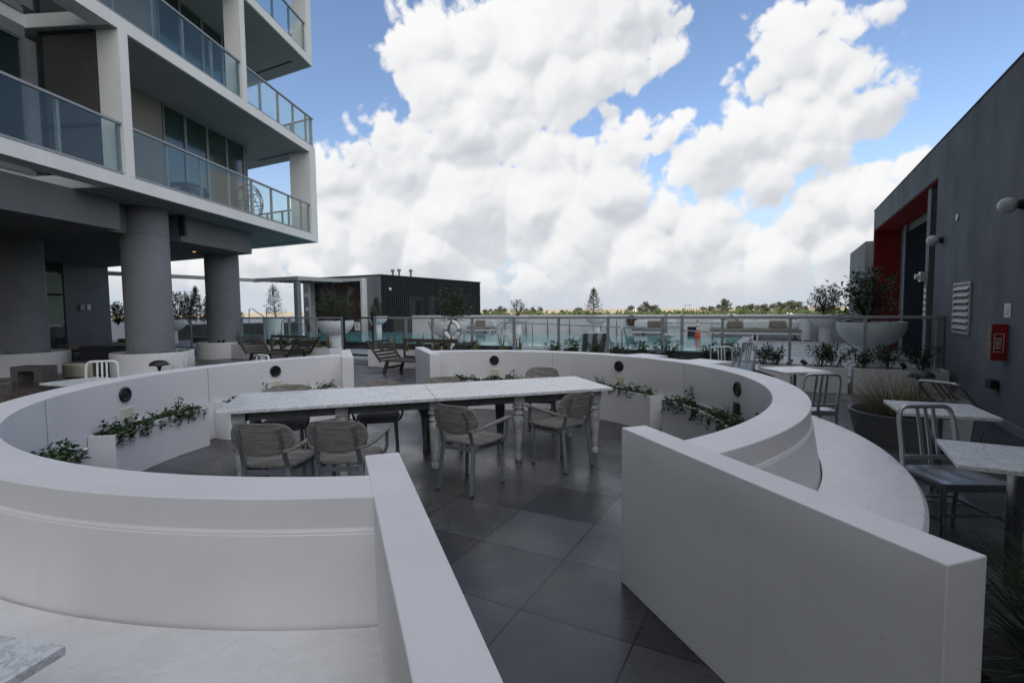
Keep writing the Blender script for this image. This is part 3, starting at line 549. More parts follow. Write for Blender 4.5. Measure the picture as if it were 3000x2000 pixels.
# round planters at the column feet
def ring_planter(x, y, r, h, label, rough_pts=10, rc=.7):
    t = thing('round_planter', label, 'planter', (x, y, 0), 0, 'white round planters at the tower columns')
    MB().lathe([(r, 0), (r, h), (r-.07, h), (r-.07, h-.07)], (0, 0, 0), 64).build('planter_wall', M['white'], t, smooth=40, bevel=.008)
    MB().lathe([(.3, h-.07), (r-.07, h-.07)], (0, 0, 0), 40).build('soil', M['soil'], t)
    return t
ring_planter(-13.1, 13.75, .93, .58, 'white curved planter round the foot of the nearest left column')
ring_planter(-9.42, 13.4, .92, .58, 'white round planter at the foot of the middle grey column')
ring_planter(-10.25, 17.9, .70, .55, 'white round planter at the foot of the far grey column')

# ================================================================== GREY BUILDING (right)
gb = thing('grey_building', 'long low dark grey stucco building with a red doorway recess on the right', 'building', g(5, 2.54))
gbo = g(5, 2.54)
def rb(mb, name, m, parent=gb, **k):
    o = mb.build(name, m, parent, **k)
    for vv in o.data.vertices: vv.co -= gbo
    return o
def gbox(mb, s0, s1, t0, t1, z0, z1): return mb.prism(st((s0, t0), (s1, t0), (s1, t1), (s0, t1)), z0, z1)
T0 = 2.54
b = MB(); gbox(b, -12, 12.6, T0, 9, 0, 4.65); rb(b, 'wall', M['greywall'])
b = MB(); gbox(b, 12.6, 20.6, T0, 9, 4.02, 4.65); rb(b, 'lintel', M['greywall'])
b = MB(); gbox(b, 12.6, 20.6, 3.26, 9, 0, 4.02); rb(b, 'back_wall', M['greywall2'])
b = MB(); gbox(b, 20.52, 20.6, T0, 3.26, .0, 4.02); rb(b, 'end_wall', M['greywall'])
b = MB(); gbox(b, 20.47, 20.517, T0+.02, 3.255, .13, 4.0); rb(b, 'red_jamb', M['red'])
b = MB(); gbox(b, 12.65, 20.47, T0+.02, 3.255, 3.995, 4.017); rb(b, 'red_soffit', M['red'])
b = MB(); gbox(b, 14.9, 19.3, 3.20, 3.257, .16, 3.75); d_ = rb(b, 'door', M['doordark'])
b = MB(); gbox(b, 19.3, 19.5, 3.17, 3.257, .13, 3.99); rb(b, 'door_frame', M['greywall2'], d_); b = MB(); gbox(b, 14.7, 14.9, 3.17, 3.257, .13, 3.99); rb(b, 'door_frame', M['greywall2'], d_)
b = MB(); gbox(b, 13.5, 13.78, 2.62, 2.92, .13, 3.99); rb(b, 'pillar', M['greywall2'])
b = MB(); gbox(b, 12.605, 13.4, 3.10, 3.2, .13, 3.99); rb(b, 'side_panel', M['doordark'])
b = MB(); gbox(b, -12, 12.58, T0-.035, T0-.002, 0.004, .11); rb(b, 'plinth', M['greywall2'])
b = MB(); gbox(b, -12.02, 20.62, T0-.012, T0+.12, 4.652, 4.675); rb(b, 'parapet_flashing', M['darkgrey'])
# louvred vent
b = MB(); z0, z1, s0, s1 = 1.12, 1.95, 10.28, 11.16
gbox(b, s0, s1, T0-.03, T0-.004, z0, z0+.045); gbox(b, s0, s1, T0-.03, T0-.004, z1-.045, z1); gbox(b, s0, s0+.045, T0-.03, T0-.004, z0+.045, z1-.045); gbox(b, s1-.045, s1, T0-.03, T0-.004, z0+.045, z1-.045)
M['louvre'] = mat('dull_pale_metal', (.46, .46, .45), .5, var=.2, vscale=8)
lv = thing('louvre_vent', 'pale slatted louvre vent in the grey wall at the fence end', 'vent', g(10.7, T0, 1.12)); lo_ = g(10.7, T0, 1.12)
def lb(mb, name, m, par=lv):
    o = mb.build(name, m, par)
    for vv in o.data.vertices: vv.co -= lo_
    return o
lb(b, 'frame', M['louvre'])
b = MB(); gbox(b, s0+.045, s1-.045, T0-.006, T0-.003, z0+.045, z1-.045); lb(b, 'backing', M['black'])
for k in range(7):
    zz = z0+.075+k*.104; b = MB(); p = [g(s0+.046, T0-.008, zz+.06), g(s1-.046, T0-.008, zz+.06), g(s1-.046, T0-.05, zz), g(s0+.046, T0-.05, zz)]; q = [v+Vector((0, 0, .012)) for v in p]
    b.add(p+q, [(0, 1, 2, 3), (7, 6, 5, 4), (0, 4, 5, 1), (1, 5, 6, 2), (2, 6, 7, 3), (3, 7, 4, 0)]); lb(b, 'slat', M['louvre'])
# far lower block behind
b = MB(); gbox(b, 22.45, 27.4, 2.54, 7, .0, 3.88); o = b.build('rear_block', M['greywall2']); tag(o, 'lower plain grey block beyond the end of the dark grey building', 'building')
fixn(o)
# globe wall lamps
def globe(s, z, lab):
    t = thing('globe_lamp', lab, 'lamp', g(s, T0-.145, z), 0, 'white globe lamps on the grey wall')
    MB().lathe([(.098*math.sin(PI*i/16)+1e-4, -.098*math.cos(PI*i/16)) for i in range(17)], (0, 0, 0), 32).build('globe', M['globe'], t, smooth=80)
    MB().tube([GV*.07, GV*.10, GV*.142], [.045, .05, .065], 20).build('mount', M['darkgrey'], t, smooth=40)
g1 = globe(8.50, 2.80, 'nearer white globe lamp high on the grey wall above the red box')
globe(12.1, 2.77, 'farther white globe lamp on the grey wall beside the red recess')
b = MB(); b.tube([g(11.2, T0-.02, 3.05), g(11.2, T0-.003, 3.05)], .06, 16); tag(b.build('round_cover', M['sign']), 'small round white cover high on the grey wall between the globe lamps', 'cover')
# red first-aid style cabinet with white upright lettering
bx = thing('red_cabinet', 'red metal wall box with upright white lettering on the grey wall', 'cabinet', g(8.845, 2.46, .86)); bo = g(8.845, 2.46, .86)
def bb(mb, name, m, par=bx, **k):
    o = mb.build(name, m, par, **k)
    for vv in o.data.vertices: vv.co -= bo
    return o
b = MB(); gbox(b, 8.765, 8.93, 2.385, T0-.002, .862, 1.332); bb(b, 'body', M['redmetal'])
b = MB(); gbox(b, 8.762, 8.932, 2.372, 2.383, .86, 1.335); bb(b, 'door', mat('faded_front_panel', (.26, .17, .13), .6, var=.5, vscale=12))
def text(body, size, mat_, loc, X, Y, parent=None, name='lettering', extr=.002, base=None, align='CENTER'):
    cu = bpy.data.curves.new(name, 'FONT'); cu.body = body; cu.size = size; cu.extrude = extr; cu.align_x = align; cu.align_y = 'CENTER'; cu.resolution_u = 2
    tmp = bpy.data.objects.new(name, cu); COL.objects.link(tmp)
    dg = bpy.context.evaluated_depsgraph_get(); me = bpy.data.meshes.new_from_object(tmp.evaluated_get(dg)); bpy.data.objects.remove(tmp)
    me.materials.clear(); me.materials.append(mat_)
    o = bpy.data.objects.new(name, me); COL.objects.link(o); o.parent = parent
    X = Vector(X).normalized(); Y = Vector(Y).normalized(); Z = X.cross(Y); mm = Matrix((X, Y, Z)).transposed().to_4x4(); mm.translation = Vector(loc) - (base if base else Vector())
    me.transform(mm); return o

# reading upwards on the side, letters turned a quarter
text('FIRE', .085, M['sign'], g(8.7625, 2.452, 1.09), (0, 0, 1), tuple(-GV), bx, base=bo)
b = MB(); gbox(b, 8.761, 8.7645, 2.402, 2.409, .97, 1.21); gbox(b, 8.761, 8.7645, 2.495, 2.502, .97, 1.21); gbox(b, 8.761, 8.7645, 2.409, 2.495, .97, .978); gbox(b, 8.761, 8.7645, 2.409, 2.495, 1.202, 1.21); bb(b, 'label_border', M['sign'])
nt_ = thing('notice', 'small white paper notice on the grey wall above the red cabinet', 'sign', g(8.81, T0-.004, 1.51)); no = g(8.81, T0-.004, 1.51)
def nb(mb, name, m):
    o = mb.build(name, m, nt_)
    for vv in o.data.vertices: vv.co -= no
b = MB(); gbox(b, 8.70, 8.92, T0-.008, T0-.003, 1.42, 1.60); nb(b, 'sheet', M['sign'])
b = MB()
for k in range(4): gbox(b, 8.735, 8.885-.03*(k % 2), T0-.0095, T0-.0085, 1.455+.033*k, 1.463+.033*k)
nb(b, 'print', M['ink'])
b = MB(); gbox(b, 8.98, 9.2, T0-.09, T0-.003, .46, .58); o = b.build('outlet_box', M['darkgrey'], None, bevel=.01); tag(o, 'small dark weatherproof outlet box low on the grey wall', 'outlet box')
# exit light and sign strip on the recess pillar
b = MB(); gbox(b, 13.52, 13.72, 2.50, 2.618, 2.08, 2.28); b.tube([g(13.62, 2.50, 2.18), g(13.62, 2.42, 2.18)], [.07, .05], 12); tag(b.build('spotlight', M['aluwhite']), 'small white spotlight on the pillar in front of the red recess', 'lamp')
b = MB(); gbox(b, 13.5, 13.78, 2.608, 2.618, 1.28, 2.02); sg = b.build('sign_strip', M['legdark']); tag(sg, 'narrow upright grey sign strip with pale symbols on the recess pillar', 'sign')
for k in range(5):
    b = MB(); gbox(b, 13.55, 13.73, 2.603, 2.607, 1.34+.13*k, 1.41+.13*k); b.build('symbol', M['sign'], sg)

# ================================================================== POOL PAVILION AND PERGOLA
pv = thing('pool_pavilion', 'flat roofed grey pavilion with charcoal ribbed side wall and a framed mural front', 'building', g(22.7, -20.6)); po = g(22.7, -20.6)
def pb_(mb, name, m, par=pv, **k):
    o = mb.build(name, m, par, **k)
    for vv in o.data.vertices: vv.co -= po
    return o
b = MB(); gbox(b, 22.7, 33.7, -27.1, -20.66, .1, 3.60); pb_(b, 'wall', M['greywall2'])
b = MB()
gbox(b, 22.74, 33.7, -20.658, -20.64, .13, 3.58)
k = 22.74
while k < 33.65:
    if not (25.2 < k+.05 < 26.5 and False): gbox(b, k, min(k+.10, 33.7), -20.64, -20.585, .13 if not (25.15 < k < 26.5 or 27.15 < k < 28.6) else 2.46, 3.58)
    k += .185
pb_(b, 'ribbed_cladding', M['corr'])
for s0, s1 in ((25.2, 26.55), (27.2, 28.62)):
    b = MB(); gbox(b, s0, s1, -20.639, -20.632, .13, 2.44); d_ = pb_(b, 'door', M['darkgrey'])
    b = MB(); gbox(b, s0+.65, s1-.2, -20.631, -20.627, .6, 2.2); pb_(b, 'door_glass', M['doordark'], d_)
    b = MB(); gbox(b, s0-.05, s0, -20.639, -20.58, .13, 2.5); pb_(b, 'door_frame', M['black'], d_); b = MB(); gbox(b, s1, s1+.05, -20.639, -20.58, .13, 2.5); pb_(b, 'door_frame', M['black'], d_)
b = MB(); gbox(b, 22.66, 33.74, -27.14, -20.56, 3.602, 3.66); pb_(b, 'roof_edge', M['darkgrey'])
b = MB(); gbox(b, 22.3, 22.69, -26.15, -26.0, .13, 3.46); gbox(b, 22.3, 22.69, -21.82, -21.68, .13, 3.46); gbox(b, 22.3, 22.69, -26.0, -21.82, 3.31, 3.46); pb_(b, 'portal_frame', M['towerwhite'])
def mural_mat():
    m = bpy.data.materials.new('mural'); m.use_nodes = True; nt = m.node_tree; N = nt.nodes; L = nt.links; b = N['Principled BSDF']; b.inputs['Roughness'].default_value = .6
    tc = N.new('ShaderNodeTexCoord'); n = N.new('ShaderNodeTexNoise'); n.inputs['Scale'].default_value = .9; n.inputs['Detail'].default_value = 3; n.inputs['Distortion'].default_value = 1.6; L.new(tc.outputs['Object'], n.inputs['Vector'])
    r = N.new('ShaderNodeValToRGB'); L.new(n.outputs['Fac'], r.inputs[0]); e = r.color_ramp.elements
    e[0].position = .42; e[0].color = (.035, .012, .012, 1); e[1].position = .78; e[1].color = (.17, .16, .165, 1); k = e.new(.56); k.color = (.045, .018, .018, 1); k = e.new(.62); k.color = (.11, .095, .10, 1); L.new(r.outputs[0], b.inputs['Base Color']); return m
b = MB(); gbox(b, 22.66, 22.697, -26.0, -21.82, .13, 3.31); pb_(b, 'mural_panel', mural_mat())
for s_, h in ((24.2, .36), (24.78, .42), (25.9, .46)):
    t = thing('roof_vent', {24.2: 'shortest grey vent pipe on the pavilion roof, nearest its front', 24.78: 'middle grey capped vent pipe on the pavilion roof', 25.9: 'tallest grey vent pipe on the pavilion roof, set apart from the pair'}[s_], 'vent pipe', g(s_, -21.0, 3.60), 0, 'vent pipes on the pavilion roof')
    MB().lathe([(.06, 0), (.06, h), (0, h)], (0, 0, 0), 14).build('pipe', M['alugrey'], t, smooth=40)
    MB().lathe([(0, h-.07), (.115, h-.06), (.115, h+.06), (.08, h+.09), (0, h+.09)], (0, 0, 0), 14).build('cap', M['alugrey'], t, smooth=40)
b = MB(); b.lathe([(.09*math.sin(PI*i/10)+1e-4, -.09*math.cos(PI*i/10)) for i in range(11)], g(23.35, -20.5, 2.82), 16); b.tube([g(23.35, -20.58, 2.88), g(23.35, -20.5, 2.86)], .03, 8); tag(b.build('dome_camera', M['sign'], smooth=60), 'small white dome camera on the charcoal ribbed wall', 'camera')
b = MB(); gbox(b, 22.67, 22.698, -26.95, -26.55, 2.48, 2.70); ex = tag(b.build('exit_sign', M['sign']), 'small white sign with red letters on the grey pavilion wall', 'sign')
text('EXIT', .15, M['redmetal'], g(22.665, -26.75, 2.59), tuple(GV), (0, 0, 1), ex)
ck = thing('wall_clock', 'round wall clock with dark rim on the grey pavilion wall', 'clock', g(22.69, -26.75, 1.72))
MB().tube([(0, 0, 0), -GU*.03], .17, 28).build('face', M['sign'], ck); mb = MB()
for k in range(28):
    a0, a1 = 2*PI*k/28, 2*PI*(k+1)/28; mb.bar(GV*math.cos(a0)*.185+Vector((0, 0, math.sin(a0)*.185))-GU*.02, GV*math.cos(a1)*.185+Vector((0, 0, math.sin(a1)*.185))-GU*.02, .045, .045, up=GU)
mb.build('rim', M['black'], ck); MB().bar(-GU*.033, -GU*.033+Vector((0, 0, .11)), .014, .004, up=GU).build('hand', M['ink'], ck); MB().bar(-GU*.034, -GU*.034+GV*.09, .014, .004, up=GU).build('hand', M['ink'], ck)
M['canopy'] = mat('pale_grey_paint', (.42, .42, .42), .7, var=.1)
pg = thing('pergola', 'pale grey flat pergola canopy with a long side beam joined to the pavilion', 'pergola', g(19.2, -23.4)); pgo = g(19.2, -23.4)
def gg(mb, name, m, **k):
    o = mb.build(name, m, pg, **k)
    for vv in o.data.vertices: vv.co -= pgo
    return o
b = MB(); gbox(b, 4.0, 19.1, -26.9, -26.7, 3.28, 3.46); gg(b, 'beam', M['canopy'])
b = MB(); gbox(b, 19.1, 22.66, -26.9, -23.2, 3.40, 3.47); gbox(b, 19.1, 19.2, -26.9, -23.2, 3.26, 3.40); gbox(b, 19.2, 22.66, -23.3, -23.2, 3.26, 3.40); gg(b, 'canopy', M['canopy'])
b = MB(); q = 19.4
while q < 22.5: gbox(b, q, q+.05, -26.68, -23.32, 3.29, 3.398); q += .32
gg(b, 'rafters', M['column'])
b = MB(); gbox(b, 19.16, 19.42, -23.62, -23.36, .13, 3.26); gg(b, 'post', M['alugrey'])
b = MB(); gbox(b, 4.05, 4.3, -26.9, -26.7, .0, 3.28); gg(b, 'post', M['alugrey'])
b = MB(); gbox(b, 11.0, 11.2, -26.9, -26.7, .0, 3.28); gg(b, 'post', M['alugrey'])

# far white parapet and boundary walls
b = MB(); gbox(b, 25.4, 25.6, -20.58, 2.5, .11, 1.235); tag(b.build('parapet_wall', M['white'], bevel=.01), 'long white parapet wall along the far edge of the pool deck', 'wall')
b = MB(); gbox(b, 11.6, 30.0, -34.2, -34.0, .1, 1.2); tag(b.build('boundary_wall', M['white']), 'white boundary wall beyond the pergola on the left edge of the roof', 'wall')
# ================================================================== ROUND SEATING WALL
H_ = .91
PROF = [(3.15, 0), (3.15, H_), (3.40, H_), (3.40, .79), (3.409, .785), (3.409, .776), (3.413, .773), (3.47, .40), (3.50, 0)]
U17 = Vector((math.cos(R(17)), math.sin(R(17)), 0)); A107 = Vector((-U17.y, U17.x, 0))
def fin(a, b, th=.16):
    a = Vector((*a, 0)); b = Vector((*b, 0)); d = (b-a).normalized(); n = Vector((-d.y, d.x, 0))
    q = MB(); q.prism([tuple((p)[:2]) for p in (a+n*th/2, b+n*th/2, b-n*th/2, a-n*th/2)], 0, H_+.003); return q
def loc(o, c):
    for v in o.data.vertices: v.co -= Vector(c)
    return o
def curved_wall(label, a0, a1, fins, bench):
    t = thing('curved_wall', label, 'wall', RC, 0, 'white curved seating walls')
    q = MB(); q.sweep(PROF, RC, a0, a1, 110); o = fixn(loc(q.build('wall_body', M['whitesm'], t), RC))
    o.data.polygons.foreach_set('use_smooth', [True]*len(o.data.polygons)); o.data.set_sharp_from_angle(angle=R(20))
    bv = o.modifiers.new('bevel', 'BEVEL'); bv.width = .005; bv.segments = 2; bv.limit_method = 'ANGLE'; bv.angle_limit = R(60)
    for f in fins: loc(fin(*f).build('end_wall', M['white'], t, bevel=.005), RC)
    q = MB(); q.sweep([(3.475, .40), (3.475, .452), (3.99, .452), (4.012, .43), (4.012, .40), (3.98, .385), (3.80, .385), (3.80, 0), (3.55, 0), (3.55, .385)], RC, bench[0], bench[1], 70)
    o = fixn(loc(q.build('bench_seat', M['seatstone'], t), RC)); o.data.polygons.foreach_set('use_smooth', [True]*len(o.data.polygons)); o.data.set_sharp_from_angle(angle=R(28))
    return t
curved_wall('left half of the white round seating wall with bench, nearest the tower', 122.5, 276.6, [((-.63, 2.42), (-.07, .80)), ((-2.41, 7.47), (-2.93, 8.98))], (224, 277.6))
curved_wall('right half of the white round seating wall with bench, nearest the grey building', -58.4, 98.6, [((.70, 2.93), (1.22, 1.335)), ((-1.20, 7.92), (-1.71, 9.44))], (-59.4, 24))
# joints between the moulded wall pieces are fine dark seams
# wall lamps and cover plates round the inside
def lamp_at(a, lab):
    p = pol(3.148, a, .76); t = thing('wall_lamp', lab, 'lamp', p, R(a+180), 'round black wall lamps in the seating wall')
    q = MB(); k = 28; pr = [(0, .012), (.045, .012), (.05, .02), (.068, .024), (.076, .018), (.078, 0)]
    q.lathe(pr, (0, 0, 0), k); o = q.build('lamp_body', M['black'], t, smooth=50)
    o.data.transform(Matrix.Rotation(R(90), 4, 'Y'))
    q = MB(); q.frame((.021, -.035, -.012), (1, 0, 0), (0, 1, 0), (0, 0, 1), .012, .07, .014); q.build('slot', M['darkgrey'], t)
    return t
LL = {180.3: 'round black wall lamp above the long ivy planter on the left', 142.3: 'round black wall lamp left of the far gap in the seating wall', 79.8: 'round black wall lamp right of the far gap, above the middle of the table', 40.8: 'round black wall lamp on the right wall beyond the right end of the table', -1.4: 'rightmost round black wall lamp, above the drooping ivy'}
for a, l in LL.items(): lamp_at(a, l)
PL = {180.0: ('cream blank cover plate behind the long left ivy planter'), 142.1: 'cream blank cover plate on the wall above the left end of the table', 79.7: 'cream blank cover plate on the wall above the middle of the table', 40.2: 'cream blank cover plate low on the right wall behind the ivy'}
mcream = mat('cream_plastic', (.62, .60, .47), .5)
for a, l in PL.items():
    p = pol(3.147, a, .555); n = (RC-pol(3.15, a)).normalized(); x = Vector((-n.y, n.x, 0)); q = MB(); q.frame(p-x*.075-Vector((0, 0, .06)), x, n, (0, 0, 1), .15, .014, .12)
    tag(q.build('cover_plate', mcream, None, bevel=.003), l, 'cover plate', 'cream cover plates on the seating wall')
q = MB(); p = pol(3.147, -1.5, .53); n = (RC-p); n.z = 0; n.normalize(); x = Vector((-n.y, n.x, 0)); q.frame(p-x*.05-Vector((0, 0, .09)), x, n, (0, 0, 1), .10, .03, .18); tag(q.build('outlet_cover', M['black'], None, bevel=.006), 'black upright outlet cover under the rightmost wall lamp', 'outlet')
M['seam'] = mat('seam_sealant', (.34, .34, .34), .8)
for a in (159.5, 201.3, 61.8, 19.2):
    p = pol(3.1485, a, .47); n = (RC-p); n.z = 0; n.normalize(); x = Vector((-n.y, n.x, 0)); q = MB(); q.frame(p-x*.002, x, n, (0, 0, 1), .004, .0025, .435)
    o = q.build('seam', M['seam']); own = [t for t in COL.objects if t.name.startswith('curved_wall')][0 if a > 100 else 1]; o.parent = own; loc(o, RC)

# ------------------------------------------------------------------ curved planters inside the wall, with ivy
def ivy(a0, a1, n, label, r0=2.93, r1=3.13, h=.455, spikes=(), droop=.25, seed=1):
    rnd = random.Random(seed); c = pol((r0+r1)/2, (a0+a1)/2, h); t = thing('ivy', label, 'plant', c, 0, 'ivy in the curved planters')
    q = MB(); st_ = MB()
    def leafy(p, l):
        d = Vector((rnd.uniform(-1, 1), rnd.uniform(-1, 1), rnd.uniform(-.5, .7))); q.leaf(p-c, d, Vector((rnd.uniform(-.5, .5), rnd.uniform(-.5, .5), 1)), l, l*.85)
    dens = [rnd.uniform(.25, 1.25) for _ in range(12)]
    for i in range(n):
        f = rnd.random(); k = f*11; d_ = dens[int(k)]*(1-k % 1)+dens[min(11, int(k)+1)]*(k % 1)
        if rnd.random() > d_: continue
        a = a0+(a1-a0)*f; r = rnd.uniform(r0-.01, r1); z = h-.04+abs(rnd.gauss(0, .045))*d_*1.2
        leafy(pol(r, a, z), rnd.uniform(.022, .055))
    # trailing runners over the front edge
    for i in range(int(n/38)):
        a = rnd.uniform(a0, a1); L_ = rnd.uniform(.05, droop); kk = int(L_/.022)+2
        for j in range(kk):
            leafy(pol(r0-.02-rnd.random()*.025, a+rnd.uniform(-.5, .5)+j*.12, h+.02-L_*j/kk), rnd.uniform(.03, .05))
    for (f, hh, lean) in spikes:
        a = a0+(a1-a0)*f; p0 = pol((r0+r1)/2, a, h); p1 = pol((r0+r1)/2+.03, a+lean, h+hh); st_.tube([p0-c, p0.lerp(p1, .5)-c, p1-c], [.005, .004, .003], 5)
        for j in range(int(hh/.006)):
            ff = rnd.random(); leafy(p0.lerp(p1, ff)+Vector((rnd.gauss(0, .018), rnd.gauss(0, .018), 0)), rnd.uniform(.03, .055)*(1.1-.5*ff))
    q.build('foliage', M['ivy'], t)
    if st_.v: st_.build('stem', M['bark'], t)
def curved_planter(a0, a1, label, iv, seed, n, spikes=(), droop=.2):
    c = pol(3.03, (a0+a1)/2, 0); t = thing('curved_planter', label, 'planter', c, 0, 'white curved planters inside the seating wall')
    r0, r1, h, w = 2.915, 3.142, .46, .025
    da = math.degrees(w/r0)
    q = MB(); k = 26
    q.sweep([(r0, 0), (r0, h), (r0+w, h), (r0+w, 0)], RC, a0, a1, k); q.sweep([(r1-w, 0), (r1-w, h), (r1, h), (r1, 0)], RC, a0, a1, k)
    q.sweep([(r0+w, 0), (r0+w, h), (r1-w, h), (r1-w, 0)], RC, a0, a0+da, 1); q.sweep([(r0+w, 0), (r0+w, h), (r1-w, h), (r1-w, 0)], RC, a1-da, a1, 1)
    fixn(loc(q.build('planter_box', M['whitesm'], t, smooth=25), c))
    q = MB(); q.sweep([(r0+w, h-.06), (r1-w, h-.06), (r1-w, h-.08), (r0+w, h-.08)], RC, a0+da, a1-da, k); fixn(loc(q.build('soil', M['soil'], t), c))
    ivy(a0+1, a1-1, n, iv, seed=seed, spikes=spikes, droop=droop)
curved_planter(163.6, 190.5, 'long white curved planter full of ivy at the left of the round enclosure', 'thick ivy filling the long left planter, with one upright shoot near its far end', 3, 1800, ((.06, .06, 1), (.2, .17, -1), (.42, .09, 2), (.9, .12, -2)), .16)
curved_planter(199, 228, 'white curved planter partly hidden behind the near left wall top', 'dark ivy clump rising behind the near left wall top', 5, 1300, ((.07, .10, -2),), .2)
curved_planter(126, 158.3, 'white curved planter behind the left end of the long table', 'thin ivy with two upright shoots behind the left end of the table', 8, 750, ((.62, .17, 0), (.38, .12, 2), (.05, .11, -1)), .12)
curved_planter(68, 97, 'white curved planter behind the middle of the long table', 'low spreading ivy behind the middle of the table, right of the far gap', 11, 1500, ((.9, .06, 1), (.3, .06, 2)), .1)
curved_planter(26, 58, 'white curved planter beyond the right end of the table', 'straggly ivy with bare twigs beyond the right end of the table', 14, 900, ((.9, .13, 1), (.62, .15, 2), (.5, .1, -3), (.06, .05, 1)), .1)
curved_planter(-20, 21.5, 'white curved planter under the rightmost wall lamp', 'drooping ivy with one tall curling shoot under the rightmost wall lamp', 17, 1900, ((.80, .22, 2), (.28, .1, -1)), .22)

# ------------------------------------------------------------------ long dining table
TA = R(16.7); TX = Vector((math.cos(TA), math.sin(TA), 0)); TY = Vector((-TX.y, TX.x, 0)); TZ = .735
TO = Vector((-2.585, 4.405, 0)); TL, TW = 3.84, 1.02
tbl = thing('dining_table', 'long dining table with two white marble slabs and turned distressed legs', 'table', TO+TX*TL/2+TY*TW/2, TA)
for k in range(2):
    q = MB(); x0 = -TL/2+k*(TL/2+.002); q.frame((x0, -TW/2, TZ-.032), (1, 0, 0), (0, 1, 0), (0, 0, 1), TL/2-.002, TW, .032); q.build('table_top', M['marble'], tbl, bevel=.004)
q = MB()
for y in (-TW/2+.13, TW/2-.16): q.frame((-TL/2+.22, y, TZ-.125), (1, 0, 0), (0, 1, 0), (0, 0, 1), TL-.44, .03, .092)
for x in (-TL/2+.2, -.015, TL/2-.23): q.frame((x, -TW/2+.16, TZ-.125), (1, 0, 0), (0, 1, 0), (0, 0, 1), .03, TW-.32, .092)
q.build('apron', M['legdark'], tbl)
LP = [(r_*.87, z_) for r_, z_ in [(.045, 0), (.047, .006), (.047, .055), (.040, .064), (.0405, .075), (.064, .40), (.068, .455), (.058, .468), (.056, .48), (.066, .488), (.069, .50), (.066, .512), (.052, .522), (.047, .535), (.052, .548), (.070, .556), (.076, .57), (.070, .584), (.050, .594), (.048, .60)]]
for fx in (0, 1, 2, 3, 4):
    for side in (0, 1):
        x = -TL/2+.155+fx*(TL-.31)/4; y = -TW/2+.145 if side == 0 else TW/2-.145
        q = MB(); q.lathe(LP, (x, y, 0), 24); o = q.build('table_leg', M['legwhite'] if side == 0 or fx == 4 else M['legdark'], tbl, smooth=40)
        q = MB(); q.box((x, y, .60), (.115, .115, .10)); q.build('leg_block', M['legwhite'] if side == 0 else M['legdark'], o)

